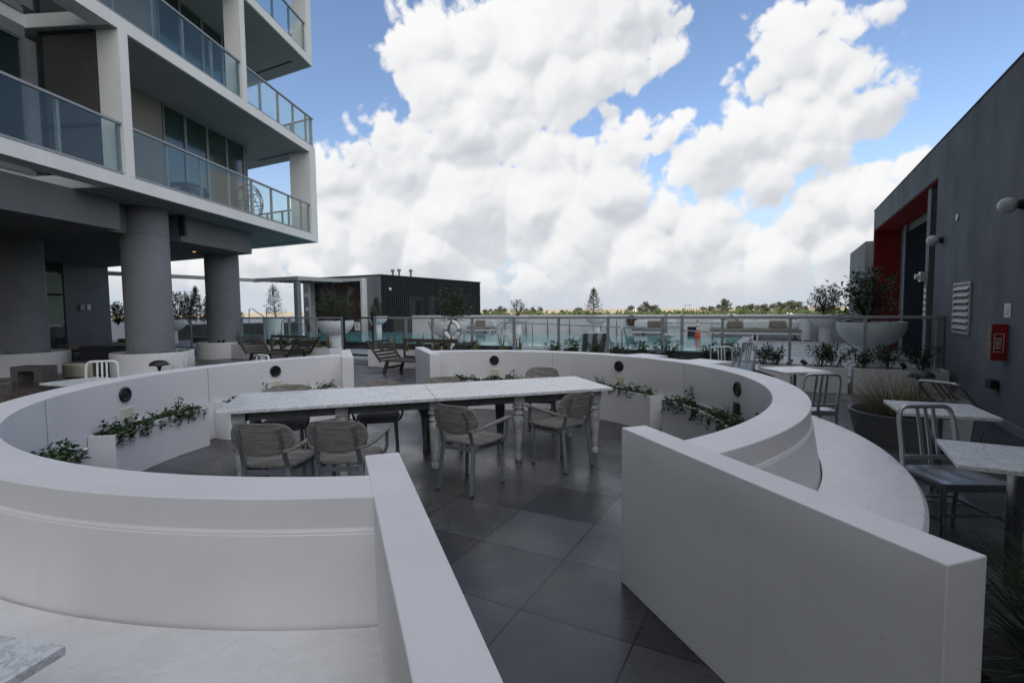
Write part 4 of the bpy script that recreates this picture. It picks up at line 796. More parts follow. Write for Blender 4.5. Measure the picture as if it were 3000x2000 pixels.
# ------------------------------------------------------------------ dining armchairs
def make_dining_chair():
    t = thing('dining_chair', 'x', 'chair', (0, 0, 0), 0, 'weathered wood armchairs round the long table')    # faces +Y
    q = MB()
    # planked seat, rounded front
    for k in range(4):
        y0 = -.20+k*.108; y1 = y0+.104; w0 = .40+.03*min(k, 2); w1 = .40+.03*min(k+1, 2)
        if k == 3: w1 = .40
        pts = [(-w0/2, y0), (w0/2, y0), (w1/2, y1), (-w1/2, y1)]
        if k == 3: pts = [(-w0/2, y0), (w0/2, y0), (w0/2-.01, y0+.06), (w0/2-.06, y1), (-w0/2+.06, y1), (-w0/2+.01, y0+.06)]
        if k == 0: pts = [(-w0/2+.06, y0), (w0/2-.06, y0), (w0/2, y0+.05), (w1/2, y1), (-w1/2, y1), (-w0/2, y0+.05)]
        q.prism(pts, .415, .442)
    q.build('seat', M['teakseat'], t, bevel=.008)
    # curved two-plank back, an oval bent round the sitter
    def back(u0, v0, v1, top, n=28):
        vs = []
        for i in range(n+1):
            u = math.sin(PI/2*(-1+2*i/n)); x = u*.235; y = -.285+.055*u*u
            if top: zlo = .657; zhi = .657+.125*(max(0, 1-abs(u)**5))**.5
            else: zlo = .648-.125*(max(0, 1-abs(u)**2.6))**.6; zhi = .648
            sl = lambda z: -(z-.55)*.22
            vs += [(x, y+sl(zlo), zlo), (x, y+sl(zhi), zhi), (x, y+.022+sl(zhi), zhi), (x, y+.022+sl(zlo), zlo)]
        fs = []
        for i in range(n):
            a = i*4; c = a+4
            for j in range(4): fs.append((a+j, c+j, c+(j+1) % 4, a+(j+1) % 4))
        fs += [(0, 1, 2, 3), (n*4+3, n*4+2, n*4+1, n*4)]
        q = MB(); q.add(vs, fs); return q
    for k in (True, False): fixn(back(0, 0, 0, k).build('backrest', M['teak'], t, smooth=50))
    for s in (-1, 1):
        q = MB(); q.bar((s*.185, -.275, 0), (s*.165, -.215, .43), .034, .022); q.bar((s*.165, -.215, .42), (s*.150, -.318, .745), .03, .018)
        leg = q.build('leg', M['alugrey'], t); q = MB(); q.box((s*.185, -.275, 0), (.036, .026, .012)); q.build('foot_cap', M['black'], leg)
        q = MB()
        for k in range(5): q.tube([(s*.151-.0, -.318+.012-.012*k*.75+.018*.0+.085-.075, .735-.045*k), (s*.151, -.34+.0145*k, .737-.045*k)], .0035, 6)
        q.build('bolts', M['steel'], leg)
        q = MB(); q.bar((s*.205, .175, 0), (s*.19, .165, .40), .03, .022); leg = q.build('leg', M['alugrey'], t); q = MB(); q.box((s*.205, .175, 0), (.032, .026, .012)); q.build('foot_cap', M['black'], leg)
        q = MB(); q.bar((s*.168, -.22, .385), (s*.19, .17, .385), .02, .035); q.build('side_rail', M['alugrey'], t)
        q = MB(); q.tube([(s*.19, .15, .385), (s*.215, .155, .39), (s*.245, .16, .42), (s*.262, .165, .47), (s*.265, .165, .59)], .014, 8); q.build('arm_post', M['alugrey'], t, smooth=50)
        q = MB(); vs = []
        pth = [(s*.17, -.285, .565), (s*.215, -.245, .570), (s*.25, -.15, .585), (s*.265, 0, .605), (s*.268, .13, .612), (s*.262, .205, .612)]
        for (x, y, z), w in zip(pth, (.025, .03, .036, .042, .05, .044)): vs += [(x-w/2, y, z-.011), (x+w/2, y, z-.011), (x+w/2, y, z+.011), (x-w/2, y, z+.011)]
        n = len(pth); q.add(vs, [(i*4+j, i*4+4+j, i*4+4+(j+1) % 4, i*4+(j+1) % 4) for i in range(n-1) for j in range(4)]+[(3, 2, 1, 0), (n*4-4, n*4-3, n*4-2, n*4-1)]); fixn(q.build('armrest', M['teak'], t, bevel=.005))
    q = MB(); q.bar((-.17, -.21, .385), (.17, -.21, .385), .02, .035); q.build('cross_rail', M['alugrey'], t); q = MB(); q.bar((-.185, .16, .385), (.185, .16, .385), .02, .035); q.build('cross_rail', M['alugrey'], t)
    return t
dc = make_dining_chair()
def backpos(bx, by, face): f = R(face); d = Vector((math.cos(f), math.sin(f), 0)); return Vector((bx, by, 0))+d*.25, f-PI/2
DCH = [((-1.865, 3.76), 89, 'weathered wood armchair at the near left corner of the table, leftmost of the near pair'), ((-1.335, 3.83), 88, 'weathered wood armchair second from left on the near side, beside the wall end'),
       ((-.50, 4.39), 58, 'weathered wood armchair on the near side turned out at the table joint'), ((.635, 5.0), 129, 'weathered wood armchair on the near side angled in at the right end of the table'),
       ((-2.47, 5.60), 283, 'weathered wood armchair on the far side nearest the left end, only its top edge showing'), ((-1.55, 5.93), 281, 'weathered wood armchair on the far side, left of the table joint'),
       ((-.83, 6.14), 276, 'weathered wood armchair on the far side just right of the table joint'), ((.41, 7.02), 258, 'weathered wood armchair farthest away, pulled back behind the right end of the table')]
for i, (bp, fa, lab) in enumerate(DCH):
    p, rz = backpos(*bp, fa)
    if i == 0: dc.location = p; dc.rotation_euler = (0, 0, rz); dc['label'] = lab
    else: dup(dc, p, rz, lab)

# ------------------------------------------------------------------ square marble bistro tables
def make_bistro():
    t = thing('bistro_table', 'x', 'table', (0, 0, 0), 0, 'square marble bistro tables'); s = .62
    q = MB(); q.frame((-s/2, -s/2, .708), (1, 0, 0), (0, 1, 0), (0, 0, 1), s, s, .027); q.build('table_top', M['marble'], t, bevel=.003)
    q = MB(); q.tube([(0, 0, .02), (0, 0, .70)], .038, 24); q.build('pedestal', M['steel'], t, smooth=40)
    q = MB(); q.frame((-.20, -.20, 0), (1, 0, 0), (0, 1, 0), (0, 0, 1), .40, .40, .012); q.build('base_plate', M['steel'], t, bevel=.003)
    q = MB(); q.bar((-.22, 0, .695), (.22, 0, .695), .05, .02); q.bar((0, -.22, .695), (0, .22, .695), .05, .018); q.build('top_bracket', M['darkgrey'], t); return t
bt = make_bistro()
BT = [((2.835, 2.83), 59, 'marble bistro table at the right frame edge, nearest the curved bench'), ((3.54, 4.22), 66, 'marble bistro table by the grey wall with an upturned chair leaning on it'), ((3.84, 6.95), 4, 'marble bistro table in front of the white fence planters, beside the right bench'),
      ((3.05, 8.1), 32, 'marble bistro table just behind the right wall top, with a chair leaning beyond it'), ((2.35, 9.2), 30, 'small pale bistro table top farthest off among the shrubs behind the right wall'), ((-5.52, 6.55), -18, 'marble bistro table outside the left wall with a white chair tipped against it'), ((-4.55, 7.85), -10, 'marble bistro table edge showing over the far left wall'), ((-1.545, 1.05), -12, 'marble table corner jutting into the bottom left of the frame')]
for i, (p, a, l) in enumerate(BT):
    if i == 0: bt.location = (*p, 0); bt.rotation_euler = (0, 0, R(a)); bt['label'] = l
    else: dup(bt, (*p, 0), R(a), l)

# ------------------------------------------------------------------ metal side chairs with three back slats
def make_metal_chair(m):
    t = thing('metal_chair', 'x', 'chair', (0, 0, 0), 0, 'metal side chairs with slatted backs')    # faces +Y
    q = MB(); vs = []; nx, ny = 9, 8                                    # dished seat
    for j in range(ny+1):
        for i in range(nx+1):
            u = i/nx*2-1; v = j/ny*2-1; w = .20+.012*v
            dish = -.020*math.exp(-((abs(u)-.42)**2/.10+(v+.15)**2/.45))+.004*math.exp(-(u*u/.02)); ed = -.012*max(0, abs(u)-.85)/.15-.012*max(0, v-.8)/.2
            vs.append((u*w, v*.20, .455+dish+ed))
    n0 = len(vs); q.add(vs, [(j*(nx+1)+i, j*(nx+1)+i+1, (j+1)*(nx+1)+i+1, (j+1)*(nx+1)+i) for j in range(ny) for i in range(nx)])
    q.build('seat', m, t, smooth=60)
    q = MB(); w0, w1 = .188, .212
    for a, b in (((-w1, .20, .425), (w1, .20, .425)), ((-w0, -.20, .425), (w0, -.20, .425)), ((-w0, -.20, .425), (-w1, .20, .425)), ((w0, -.20, .425), (w1, .20, .425))): q.bar(a, b, .014, .05)
    q.build('seat_frame', m, t)
    q = MB(); pth = [(-.19, -.20, .42), (-.19, -.225, .60), (-.188, -.262, .76), (-.182, -.272, .80)]
    arc = [(-.182+.062*(1-math.cos(a)), -.272-.012*math.sin(a), .80+.062*math.sin(a)) for a in (R(22), R(45), R(68), R(90))]
    pth = pth+arc; pth = pth+[(-x, y, z) for x, y, z in reversed(pth)]
    q.tube(pth, .0165, 8); q.build('back_frame', m, t, smooth=60)
    for x in (-.055, 0, .055):
        q = MB(); q.bar((x, -.208, .515), (x, -.242, .69), .022, .010, up=(0, 1, 0)); q.bar((x, -.242, .69), (x, -.282, .855), .022, .010, up=(0, 1, 0)); q.build('slat', m, t)
    q = MB(); q.bar((-.188, -.205, .51), (.188, -.205, .51), .016, .030); q.bar((0, -.203, .44), (0, -.205, .50), .03, .012, up=(0, 1, 0)); q.build('lower_rail', m, t)
    for s in (-1, 1):
        q = MB(); q.tube([(s*.19, -.20, .43), (s*.193, -.235, 0)], [.0165, .014], 8); q.build('leg', m, t, smooth=60)
        q = MB(); q.tube([(s*.205, .19, .43), (s*.205, .20, 0)], [.0175, .014], 8); q.build('leg', m, t, smooth=60)
        q = MB(); q.bar((s*.191, -.218, .20), (s*.205, .196, .20), .010, .018); q.build('stretcher', m, t)
    q = MB(); q.bar((-.2, .19, .24), (.2, .19, .24), .010, .016); q.build('cross_stretcher', m, t); q = MB(); q.bar((-.19, -.215, .22), (.19, -.215, .22), .010, .016); q.build('cross_stretcher', m, t)
    return t
mc = make_metal_chair(M['alu']); mcw = make_metal_chair(M['aluwhite']); mcw['group'] = mc['group']
def rot_place(o, p, face, label, tilt=0, pivot=.20):
    f = R(face)-PI/2
    Mx = Matrix.Translation(Vector((*p, 0))) @ Matrix.Rotation(f, 4, 'Z') @ Matrix.Translation((0, pivot, 0)) @ Matrix.Rotation(tilt, 4, 'X') @ Matrix.Translation((0, -pivot, 0))
    o.location = Mx.to_translation(); o.rotation_euler = Mx.to_euler(); o['label'] = label
def mchair(src, first, *a, **k):
    rot_place(src if first else copy_tree(src), *a, **k)
mchair(mc, True, (2.98, 3.40), 267, 'brushed metal chair tucked under the nearest right bistro table')
mchair(mc, False, (3.36, 5.74), 84, 'brushed metal chair seen from behind, beside the right bench')
mchair(mc, False, (5.12, 5.60), 205, 'metal chair tipped forward against the bistro table by the grey wall', tilt=R(-66))
mchair(mc, False, (4.02, 8.72), 10, 'metal chair tipped sideways behind the right wall, its back leaning', tilt=R(-20))
mchair(mc, False, (3.78, 9.05), 262, 'upright metal chair farthest off on the right, its back against the fence planters')
mchair(mcw, True, (-5.68, 6.98), 288, 'white metal chair tipped against the bistro table outside the left wall', tilt=R(-9))
mchair(mcw, False, (-4.35, 8.35), 235, 'white metal chair back showing over the far left wall')
# ================================================================== GLASS POOL FENCE AND GATE
FS = 11.72; FT = 1.392; FBZ = .13
def fence(label, ta, tb_, posts, name='glass_fence'):
    c = g(FS, (ta+tb_)/2, FBZ); t = thing(name, label, 'fence', c, 0, 'glass pool fence')
    def fb(mb, nm, m, par=t, **k):
        o = mb.build(nm, m, par, **k); return loc(o, c)
    q = MB(); q.prism(st((FS-.035, ta), (FS-.035, tb_), (FS+.035, tb_), (FS+.035, ta)), FT-.052, FT); fb(q, 'top_rail', M['rail'], bevel=.006)
    q = MB(); q.prism(st((FS-.02, ta), (FS-.02, tb_), (FS+.02, tb_), (FS+.02, ta)), FBZ+.06, FBZ+.10); fb(q, 'bottom_rail', M['rail'])
    for p in posts:
        q = MB(); q.prism(st((FS-.028, p-.028), (FS-.028, p+.028), (FS+.028, p+.028), (FS+.028, p-.028)), FBZ, FT-.052); fb(q, 'post', M['rail'])
    ps = sorted(posts)
    for a, c2 in zip(ps[:-1], ps[1:]):
        q = MB(); q.prism(st((FS-.006, a+.03), (FS-.006, c2-.03), (FS+.006, c2-.03), (FS+.006, a+.03)), FBZ+.10, FT-.053); fb(q, 'glass_panel', M['glassrail'])
    return t
def tpx(px, s=FS):                    # position along the fence of a bearing (plan of the posts)
    k = (px-1500)/1500; Y = s/(GU.x*k+GU.y); return GV.x*k*Y+GV.y*Y
FP_R = [tpx(p) for p in (1099, 1190, 1267, 1316, 1384, 1506, 1637, 1782, 1941, 2117.5, 2316, 2536, 2750)]+[2.50]
fence('glass pool fence with grey rail right of the gate', FP_R[0]-.03, 2.535, FP_R)
FP_L = [tpx(p) for p in (560, 620, 710, 775, 848, 928, 1003)]
fence('glass pool fence with grey rail left of the gate, behind the spiky plants', FP_L[0]-4, FP_L[-1]+.03, [FP_L[0]-4, FP_L[0]-2, *FP_L])
gt = thing('pool_gate', 'glass pool gate with grey frame and white notice above the step', 'gate', g(FS, -11.5, FBZ)); gc = g(FS, -11.5, FBZ)
G0, G1 = FP_L[-1]+.06, FP_R[0]-.06
def gb_(mb, nm, m, par=gt, **k): return loc(mb.build(nm, m, par, **k), gc)
q = MB()
for a, c2, z0, z1 in ((G0, G0+.05, FBZ+.06, FT), (G1-.05, G1, FBZ+.06, FT), (G0+.05, G1-.05, FT-.05, FT), (G0+.05, G1-.05, FBZ+.06, FBZ+.12)): q.prism(st((FS-.02, a), (FS-.02, c2), (FS+.02, c2), (FS+.02, a)), z0, z1)
gb_(q, 'gate_frame', M['darkgrey'])
q = MB(); q.prism(st((FS-.005, G0+.05), (FS-.005, G1-.05), (FS+.005, G1-.05), (FS+.005, G0+.05)), FBZ+.12, FT-.05); gb_(q, 'glass_panel', M['glassrail'])
q = MB(); gn = tpx(1048.5); q.prism(st((FS-.015, gn-.115), (FS-.015, gn+.115), (FS-.008, gn+.115), (FS-.008, gn-.115)), .985, 1.235); sg = gb_(q, 'notice', M['sign'])
for k in range(4):
    q = MB(); q.prism(st((FS-.018, gn-.06+.01*(k % 2)), (FS-.018, gn+.06-.015*(k % 3)), (FS-.0155, gn+.06-.015*(k % 3)), (FS-.0155, gn-.06+.01*(k % 2))), 1.05+.038*k, 1.064+.038*k); gb_(q, 'print_line', M['ink'], sg)
q = MB(); q.prism(st((FS-.045, G1-.06), (FS-.045, G1+.02), (FS+.03, G1+.02), (FS+.03, G1-.06)), 1.06, 1.56); gb_(q, 'latch', M['black'])
q = MB(); q.lathe([(.01, -.07), (.075, -.05), (.075, .05), (.01, .07)], g(FS-.03, G1-.03, 1.08), 12); gb_(q, 'latch_knob', M['black'])
q = MB(); q.prism(st((FS-.05, G1-.035), (FS-.05, G1-.015), (FS-.046, G1-.015), (FS-.046, G1-.035)), 1.14, 1.28); gb_(q, 'latch_plate', M['sign'])

# ------------------------------------------------------------------ straight white planters before the fence
def trough(t0, t1, label, s0=10.95, s1=11.42, h=.47):
    c = g((s0+s1)/2, (t0+t1)/2); t = thing('fence_planter', label, 'planter', c, 0, 'straight white planters along the pool fence'); w = .03
    q = MB(); q.prism(st((s0, t0), (s0, t1), (s0+w, t1), (s0+w, t0)), 0, h); q.prism(st((s1-w, t0), (s1-w, t1), (s1, t1), (s1, t0)), 0, h)
    q.prism(st((s0+w, t0), (s0+w, t0+w), (s1-w, t0+w), (s1-w, t0)), 0, h); q.prism(st((s0+w, t1-w), (s0+w, t1), (s1-w, t1), (s1-w, t1-w)), 0, h)
    loc(q.build('planter_box', M['white'], t), c)
    q = MB(); q.prism(st((s0+w, t0+w), (s0+w, t1-w), (s1-w, t1-w), (s1-w, t0+w)), h-.09, h-.035); loc(q.build('soil', M['soil'], t), c); return t
TR = [(1.12, 2.46, 'white fence planter in the corner against the grey wall'), (-.42, 1.04, 'white fence planter second from the grey wall'), (-1.95, -.50, 'white fence planter third from the grey wall, behind the bistro chairs'),
      (-3.48, -2.03, 'white fence planter fourth from the grey wall, mostly behind the round wall'), (-5.0, -3.55, 'white fence planter fifth from the grey wall, hidden behind the round wall'), (-6.5, -5.07, 'white fence planter behind the round wall, in front of the life ring'),
      (-8.45, -6.57, 'white fence planter behind the end of the right daybed'), (-10.5, -8.5, 'white fence planter just right of the pool gate, behind the right daybed'),
      (-13.9, -12.0, 'white fence planter just left of the pool gate, beside the left daybed'), (-16.05, -13.95, 'white fence planter behind the left daybed'), (-17.6, -16.1, 'white fence planter next to the far round planter')]
for a, c2, l in TR: trough(a, c2, l)
b = MB(); q2 = MB()

# ------------------------------------------------------------------ plants
def leafcloud(mb, p, n, r, ll, rnd, up=.2, flat=.35):
    for _ in range(n):
        d = Vector((rnd.gauss(0, 1), rnd.gauss(0, 1), rnd.gauss(up, .8))).normalized(); mb.leaf(Vector(p)+d*r*rnd.random(), d, Vector((rnd.uniform(-flat, flat), rnd.uniform(-flat, flat), 1)), ll*rnd.uniform(.7, 1.2), ll*rnd.uniform(.32, .48))
def make_shrub(seed, h=.44, w=.34, n=10):
    rnd = random.Random(seed); t = thing('shrub', 'x', 'plant', (0, 0, 0), 0, 'young shrubs in the fence planters'); q = MB(); s = MB()
    for i in range(n):
        a = rnd.uniform(0, 2*PI); tip = Vector((math.cos(a)*w*rnd.uniform(.15, 1), math.sin(a)*w*rnd.uniform(.1, .8), h*rnd.uniform(.55, 1))); mid = tip*.5+Vector((0, 0, .04))
        s.tube([(tip.x*.1, tip.y*.1, 0), mid, tip], [.005, .004, .003], 5)
        for f in (.45, .65, .85, 1.0): leafcloud(q, Vector((tip.x*.1, tip.y*.1, 0)).lerp(tip, f), 10, .06, .072, rnd)
    q.build('foliage', M['leaf'], t); s.build('stem', M['bark'], t); return t
shr = [make_shrub(1), make_shrub(2, .46, .30), make_shrub(3, .36, .38)]
SH = [(2.12, 'bushy young shrub in the corner planter by the grey wall'), (1.66, 'small young shrub in the corner planter, in the shadow of the big bowl'), (1.30, 'young shrub at the left end of the corner planter, its yellowish tip up'), (.83, 'thin young shrub at the right end of the second planter'), (.62, 'tall leaning young shrub hanging over the front of the second planter'),
      (-.10, 'wide young shrub in the middle of the second planter behind the bistro table'), (-.36, 'young shrub at the left end of the second planter'), (-1.0, 'young shrub with a tall shoot in the third planter'), (-1.35, 'low young shrub in the third planter'), (-2.2, 'young shrub in the fourth planter by the leaning chair'),
      (-2.7, 'young shrub in the fourth planter, in front of the pool water'), (-3.3, 'low young shrub at the left end of the fourth planter'), (-3.75, 'leafy young shrub in the fifth planter, right of the striped lounger'), (-4.3, 'young shrub in the fifth planter, in front of the striped lounger'), (-4.85, 'sparse young shrub at the left end of the fifth planter')]
used = set()
for i, (tt, l) in enumerate(SH):
    k = i % 3; p = g(11.15+.05*(i % 3-1), tt, .43); rz = i*1.7
    if k in used: dup(shr[k], p, rz, l)
    else: used.add(k); shr[k].location = p; shr[k].rotation_euler = (0, 0, rz); shr[k]['label'] = l
def make_snake(seed):
    rnd = random.Random(seed); t = thing('snake_plant', 'x', 'plant', (0, 0, 0), 0, 'snake plants in the fence planters'); q = MB()
    for i in range(11):
        a = rnd.uniform(0, 2*PI); r = rnd.uniform(0, .11); d = Vector((math.cos(a)*rnd.uniform(0, .22), math.sin(a)*rnd.uniform(0, .22), 1)); side = Vector((math.cos(a+1.5+rnd.uniform(-.5, .5)), math.sin(a+1.5), 0))
        q.blade((math.cos(a)*r, math.sin(a)*r, 0), d, side, rnd.uniform(.22, .62), .048, .05, 4)
    o = q.build('leaves', M['snake'], t); return t
snk = [make_snake(31), make_snake(32), make_snake(33)]; used = set()
SN = [-17.1, -16.6, -15.6, -14.9, -14.45, -14.2, -12.75, -12.3, -10.2, -9.75, -9.3, -8.75, -8.2, -7.9, -7.4, -7.0, -6.2, -5.75]
SNL = ['snake plant clump next to the far round planter', 'snake plant clump with tall centre blades left of the left daybed', 'snake plant clump behind the left end of the left daybed', 'snake plant clump behind the slatted back of the left daybed', 'snake plant clump behind the middle of the left daybed', 'snake plant clump behind the crossed rails of the left daybed', 'dark snake plant clump in the planter left of the gate', 'short snake plant clump nearest the gate on its left', 'snake plant clump nearest the gate on its right', 'snake plant clump above the slatted back of the right daybed', 'yellowish snake plant clump behind the right daybed', 'snake plant clump behind the crossed rails of the right daybed', 'tall snake plant clump left of the life ring', 'tallest yellow snake plant clump left of the life ring', 'snake plant clump below the life ring', 'snake plant clump right of the life ring', 'snake plant clump with one dark blade against the bright water', 'sparse snake plant clump left of the striped lounger']
for i, (tt, l) in enumerate(zip(SN, SNL)):
    k = i % 3; p = g(11.18, tt, .43)
    if k in used: dup(snk[k], p, i*2.1, l)
    else: used.add(k); snk[k].location = p; snk[k].rotation_euler = (0, 0, i*2.1); snk[k]['label'] = l
def spot(p, rz, lab, m='black'):
    t = thing('garden_spotlight', lab, 'lamp', p, rz, 'small planter spotlights'); q = MB(); q.tube([(0, 0, 0), (0, 0, .05)], .012, 8); q.build('stake', M['black'], t)
    q = MB(); q.tube([(0, -.045, .075), (0, .045, .115)], [.035, .042], 12); q.build('lamp_head', M[m], t, smooth=40)
spot(g(11.12, .35, .435), .3, 'small black spotlight in the middle of the second fence planter'); spot(g(11.12, 1.87, .435), -.2, 'small black spotlight in the corner fence planter between two shrubs'); spot(g(11.1, -2.35, .435), .3, 'small black spotlight in the fourth fence planter')
spot((-9.95, 17.34, .49), .2, 'small black spotlight on the far round planter, left of its pair'); spot((-9.82, 17.40, .49), .2, 'small black spotlight on the far round planter, right of its pair')
q = MB(); q.box(g(11.15, .10, .435), (.11, .09, .09), R(62)); q.box(g(11.16, .145, .525), (.05, .05, .05), R(62)); tag(q.build('junction_box', M['legdark']), 'small grey junction box in the second fence planter', 'junction box')
# ground cover leaves in the round planters at the columns
def ringleaves(cx, cy, r0, r1, z, a0, a1, n, label, seed):
    rnd = random.Random(seed); t = thing('ground_cover', label, 'plant', (cx, cy, z), 0, 'low plants in the round column planters'); q = MB()
    for i in range(n):
        a = R(rnd.uniform(a0, a1)); r = rnd.uniform(r0, r1); leafcloud(q, (r*math.cos(a), r*math.sin(a), .02), 10, .07, .06, rnd)
    q.build('foliage', M['leaf'], t)
ringleaves(-13.1, 13.75, .62, .84, .53, 200, 360, 16, 'low dark leaves round the nearest left column', 51); ringleaves(-9.42, 13.4, .62, .84, .53, 200, 400, 22, 'low dark leaves round the middle grey column', 52)

# ------------------------------------------------------------------ bowl planters with small trees
def make_bowl(sc=1.0):
    t = thing('bowl_planter', 'x', 'planter', (0, 0, 0), 0, 'white bowl planters on pedestals')
    R0 = .63*sc; H0 = .55*sc; zb = 1.11-H0
    pr = [(R0*math.sin(PI/2*i/14)*.99+.01*R0 if i else .001, zb+H0*(1-math.cos(PI/2*i/14)**.92 if i < 14 else 1)) for i in range(15)]
    pr += [(R0-.045, zb+H0), (R0-.06, zb+H0-.08)]
    q = MB(); q.lathe(pr, (0, 0, 0), 56); q.build('bowl', M['white'], t, smooth=45)
    q = MB(); q.lathe([(.24*sc, 0), (.24*sc, zb+.06)], (0, 0, 0), 40); q.build('pedestal', M['white'], t, smooth=45)
    q = MB(); q.lathe([(0, zb+H0-.07), (R0-.06, zb+H0-.07)], (0, 0, 0), 32); q.build('soil', M['soil'], t); return t
def make_tree(seed, h, w, conical, leaf, nb=26, nl=26, ll=.085, stems=3):
    rnd = random.Random(seed); t = thing('potted_tree', 'x', 'tree', (0, 0, 0), 0, 'small trees in the bowl planters'); q = MB(); s = MB()
    bases = [Vector((rnd.uniform(-.05, .05), rnd.uniform(-.05, .05), 0)) for _ in range(stems)]
    tips = []
    for i in range(nb):
        f = (i+.5)/nb; a = i*2.4+rnd.uniform(-.4, .4)
        if conical: z = h*(.12+.86*f); rr = w/2*(1-f)**.75*rnd.uniform(.55, 1.05)+.02
        else: z = h*(.22+.74*f); rr = w/2*math.sqrt(max(.03, 1-((f-.38)/.66)**2))*rnd.uniform(.35, 1.05)
        tips.append(Vector((math.cos(a)*rr, math.sin(a)*rr, z)))
    main = Vector((rnd.uniform(-.04, .04), rnd.uniform(-.04, .04), h*(.97 if conical else .55)))
    for k, b0 in enumerate(bases if not conical else bases[:1]):
        top = main if conical else main+Vector((math.cos(k*2.1)*.22*w, math.sin(k*2.1)*.22*w, .1*h)); s.tube([b0, b0.lerp(top, .5)+Vector((.02, -.02, 0)), top], [.022, .016, .007], 7)
    for tp in tips:
        k = rnd.randrange(len(bases)); z0 = max(.05, tp.z-(.12 if conical else .35*h)); b0 = bases[0].lerp(main, z0/main.z) if conical else bases[k].lerp(main+Vector((math.cos(k*2.1)*.22*w, math.sin(k*2.1)*.22*w, .1*h)), min(1, z0/main.z*.8))
        s.tube([b0, b0.lerp(tp, .5)+Vector((0, 0, .03)), tp], [.009, .006, .003], 5)
        for f in (.55, .8, 1.0): leafcloud(q, b0.lerp(tp, f), int(nl/3), .10*w/1.2, ll, rnd, .25)
    q.build('foliage', leaf, t); s.build('trunk', M['bark'], t, smooth=50); return t
bowl = make_bowl(); bowl_s = make_bowl(.86)
def bpos(px, Y): return ((px-1500)/1500*Y, Y)
BW = [(bpos(2552, 10.85), .13, 1, 'nearest large white bowl planter behind the fence beside the red recess'), (bpos(984, 18.2), .13, 1, 'white bowl planter behind the fence just left of the gate'), (bpos(1314, 16.1), .13, 1, 'white bowl planter directly behind the life ring'), (bpos(2420, 20.8), .13, 1, 'white bowl planter standing on the deck right of the far sofas'),
      (bpos(1517, 26.9), .13, 0, 'small far white bowl planter beyond the water, left of the conical tree'), (bpos(1748, 24.7), .13, 0, 'small far white bowl planter under the pointed conical tree'), (bpos(1108, 29.0), .13, 0, 'small far white bowl planter in front of the charcoal ribbed wall'), (bpos(503, 24.0), .13, 1, 'white bowl planter seen between the two grey columns')]
fb_, fs_ = True, True
for (x, y), z, big, l in BW:
    src = bowl if big else bowl_s
    if (big and fb_) or (not big and fs_):
        src.location = (x, y, z); src['label'] = l
        if big: fb_ = False
        else: fs_ = False
    else: dup(src, (x, y, z), 0, l)
def put(t, p, z, l, rz=0): t.location = (*p, z); t['label'] = l; t.rotation_euler = (0, 0, rz)
put(make_tree(61, 1.20, 1.50, False, M['leaf'], 40, 30, .115, 4), bpos(2540, 10.85), 1.17, 'open branching tree in the nearest large bowl, in front of the red recess', .6)
put(make_tree(62, 1.05, 1.6, False, M['leaf'], 40, 30, .10), bpos(984, 18.2), 1.17, 'dark rounded tree in front of the framed mural')
put(make_tree(63, 1.12, 1.55, False, M['leaf'], 38, 30, .10), bpos(1330, 16.1), 1.17, 'dark rounded tree in front of the right part of the charcoal wall')
put(make_tree(64, 1.22, 1.35, False, M['leafred'], 40, 36, .11), bpos(2416, 20.8), 1.17, 'red tinged rounded tree left of the near branching tree')
put(make_tree(65, .98, 1.05, False, M['leaf'], 30, 24, .085, 5), bpos(1517, 26.9), 1.14, 'small rounded vase shaped tree against the sky beyond the pool')
put(make_tree(66, 1.42, 1.0, True, M['leaf'], 44, 24, .085), bpos(1740, 24.7), 1.14, 'pointed conical tree against the sky beyond the pool')
put(make_tree(67, 1.15, 1.0, True, M['leaf'], 40, 27, .085), bpos(1104, 29.0), 1.14, 'small conical tree in front of the corner of the charcoal wall')

# ------------------------------------------------------------------ raised spa platform, handrails, airy tree
sp0 = Vector((-17.9, 26.6, .13)); spx = Vector((.86, .51, 0)).normalized(); spy = Vector((-spx.y, spx.x, 0))
spt = thing('raised_platform', 'dark slatted raised platform with a pale top edge beneath the pergola', 'platform', sp0)
q = MB(); q.frame((0, 0, 0), spx, spy, (0, 0, 1), 6.3, 3.5, .80); q.build('core', M['darkgrey'], spt)
q = MB()
for k in range(7): q.frame(Vector((-.02, -.03, .03+k*.112))-spy*.035, spx, spy, (0, 0, 1), 6.34, .03, .085)
q.build('slat_cladding', M['legdark'], spt)
q = MB(); q.frame(-spx*.06-spy*.08+Vector((0, 0, .802)), spx, spy, (0, 0, 1), 6.42, 3.6, .045); q.build('top_edge', M['towerwhite'], spt)
def handrail(pts, lab, r=.024, m='rail'): tag(MB().tube(pts, r, 8).build('handrail', M[m], None, smooth=60), lab, 'handrail', 'stair handrails by the platform')
def wp_(px, py_, Y):                                            # a point on a bearing at distance Y (surveyed heights)
    u = (px-1500)/1500; v = -(py_-1000)/1500; d = fw+ix*u+iy*v; return Vector((0, 0, 1.6))+d*(Y/d.y)
handrail([wp_(730, 945, 28), wp_(730, 905, 28), wp_(740, 905, 28), wp_(773, 928, 28), wp_(790, 945, 28)], 'grey stair handrail left of the airy tree')
handrail([wp_(781, 930, 28), wp_(781, 905, 28), wp_(790, 904, 28), wp_(805, 915, 28), wp_(815, 940, 28)], 'grey stair handrail right beside the airy tree')
handrail([wp_(824, 985, 26), wp_(825, 944, 26), wp_(832, 936, 26), wp_(850, 938, 26), wp_(895, 952, 26), wp_(897, 975, 26)], 'pale curved stair handrail in front of the pergola post')
handrail([wp_(536, 926, 26), wp_(598, 926, 26)], 'thin level rail seen between the two grey columns', .015)
handrail([wp_(560, 898, 25), wp_(603, 950, 25)], 'thin sloping rail seen between the two grey columns', .015)
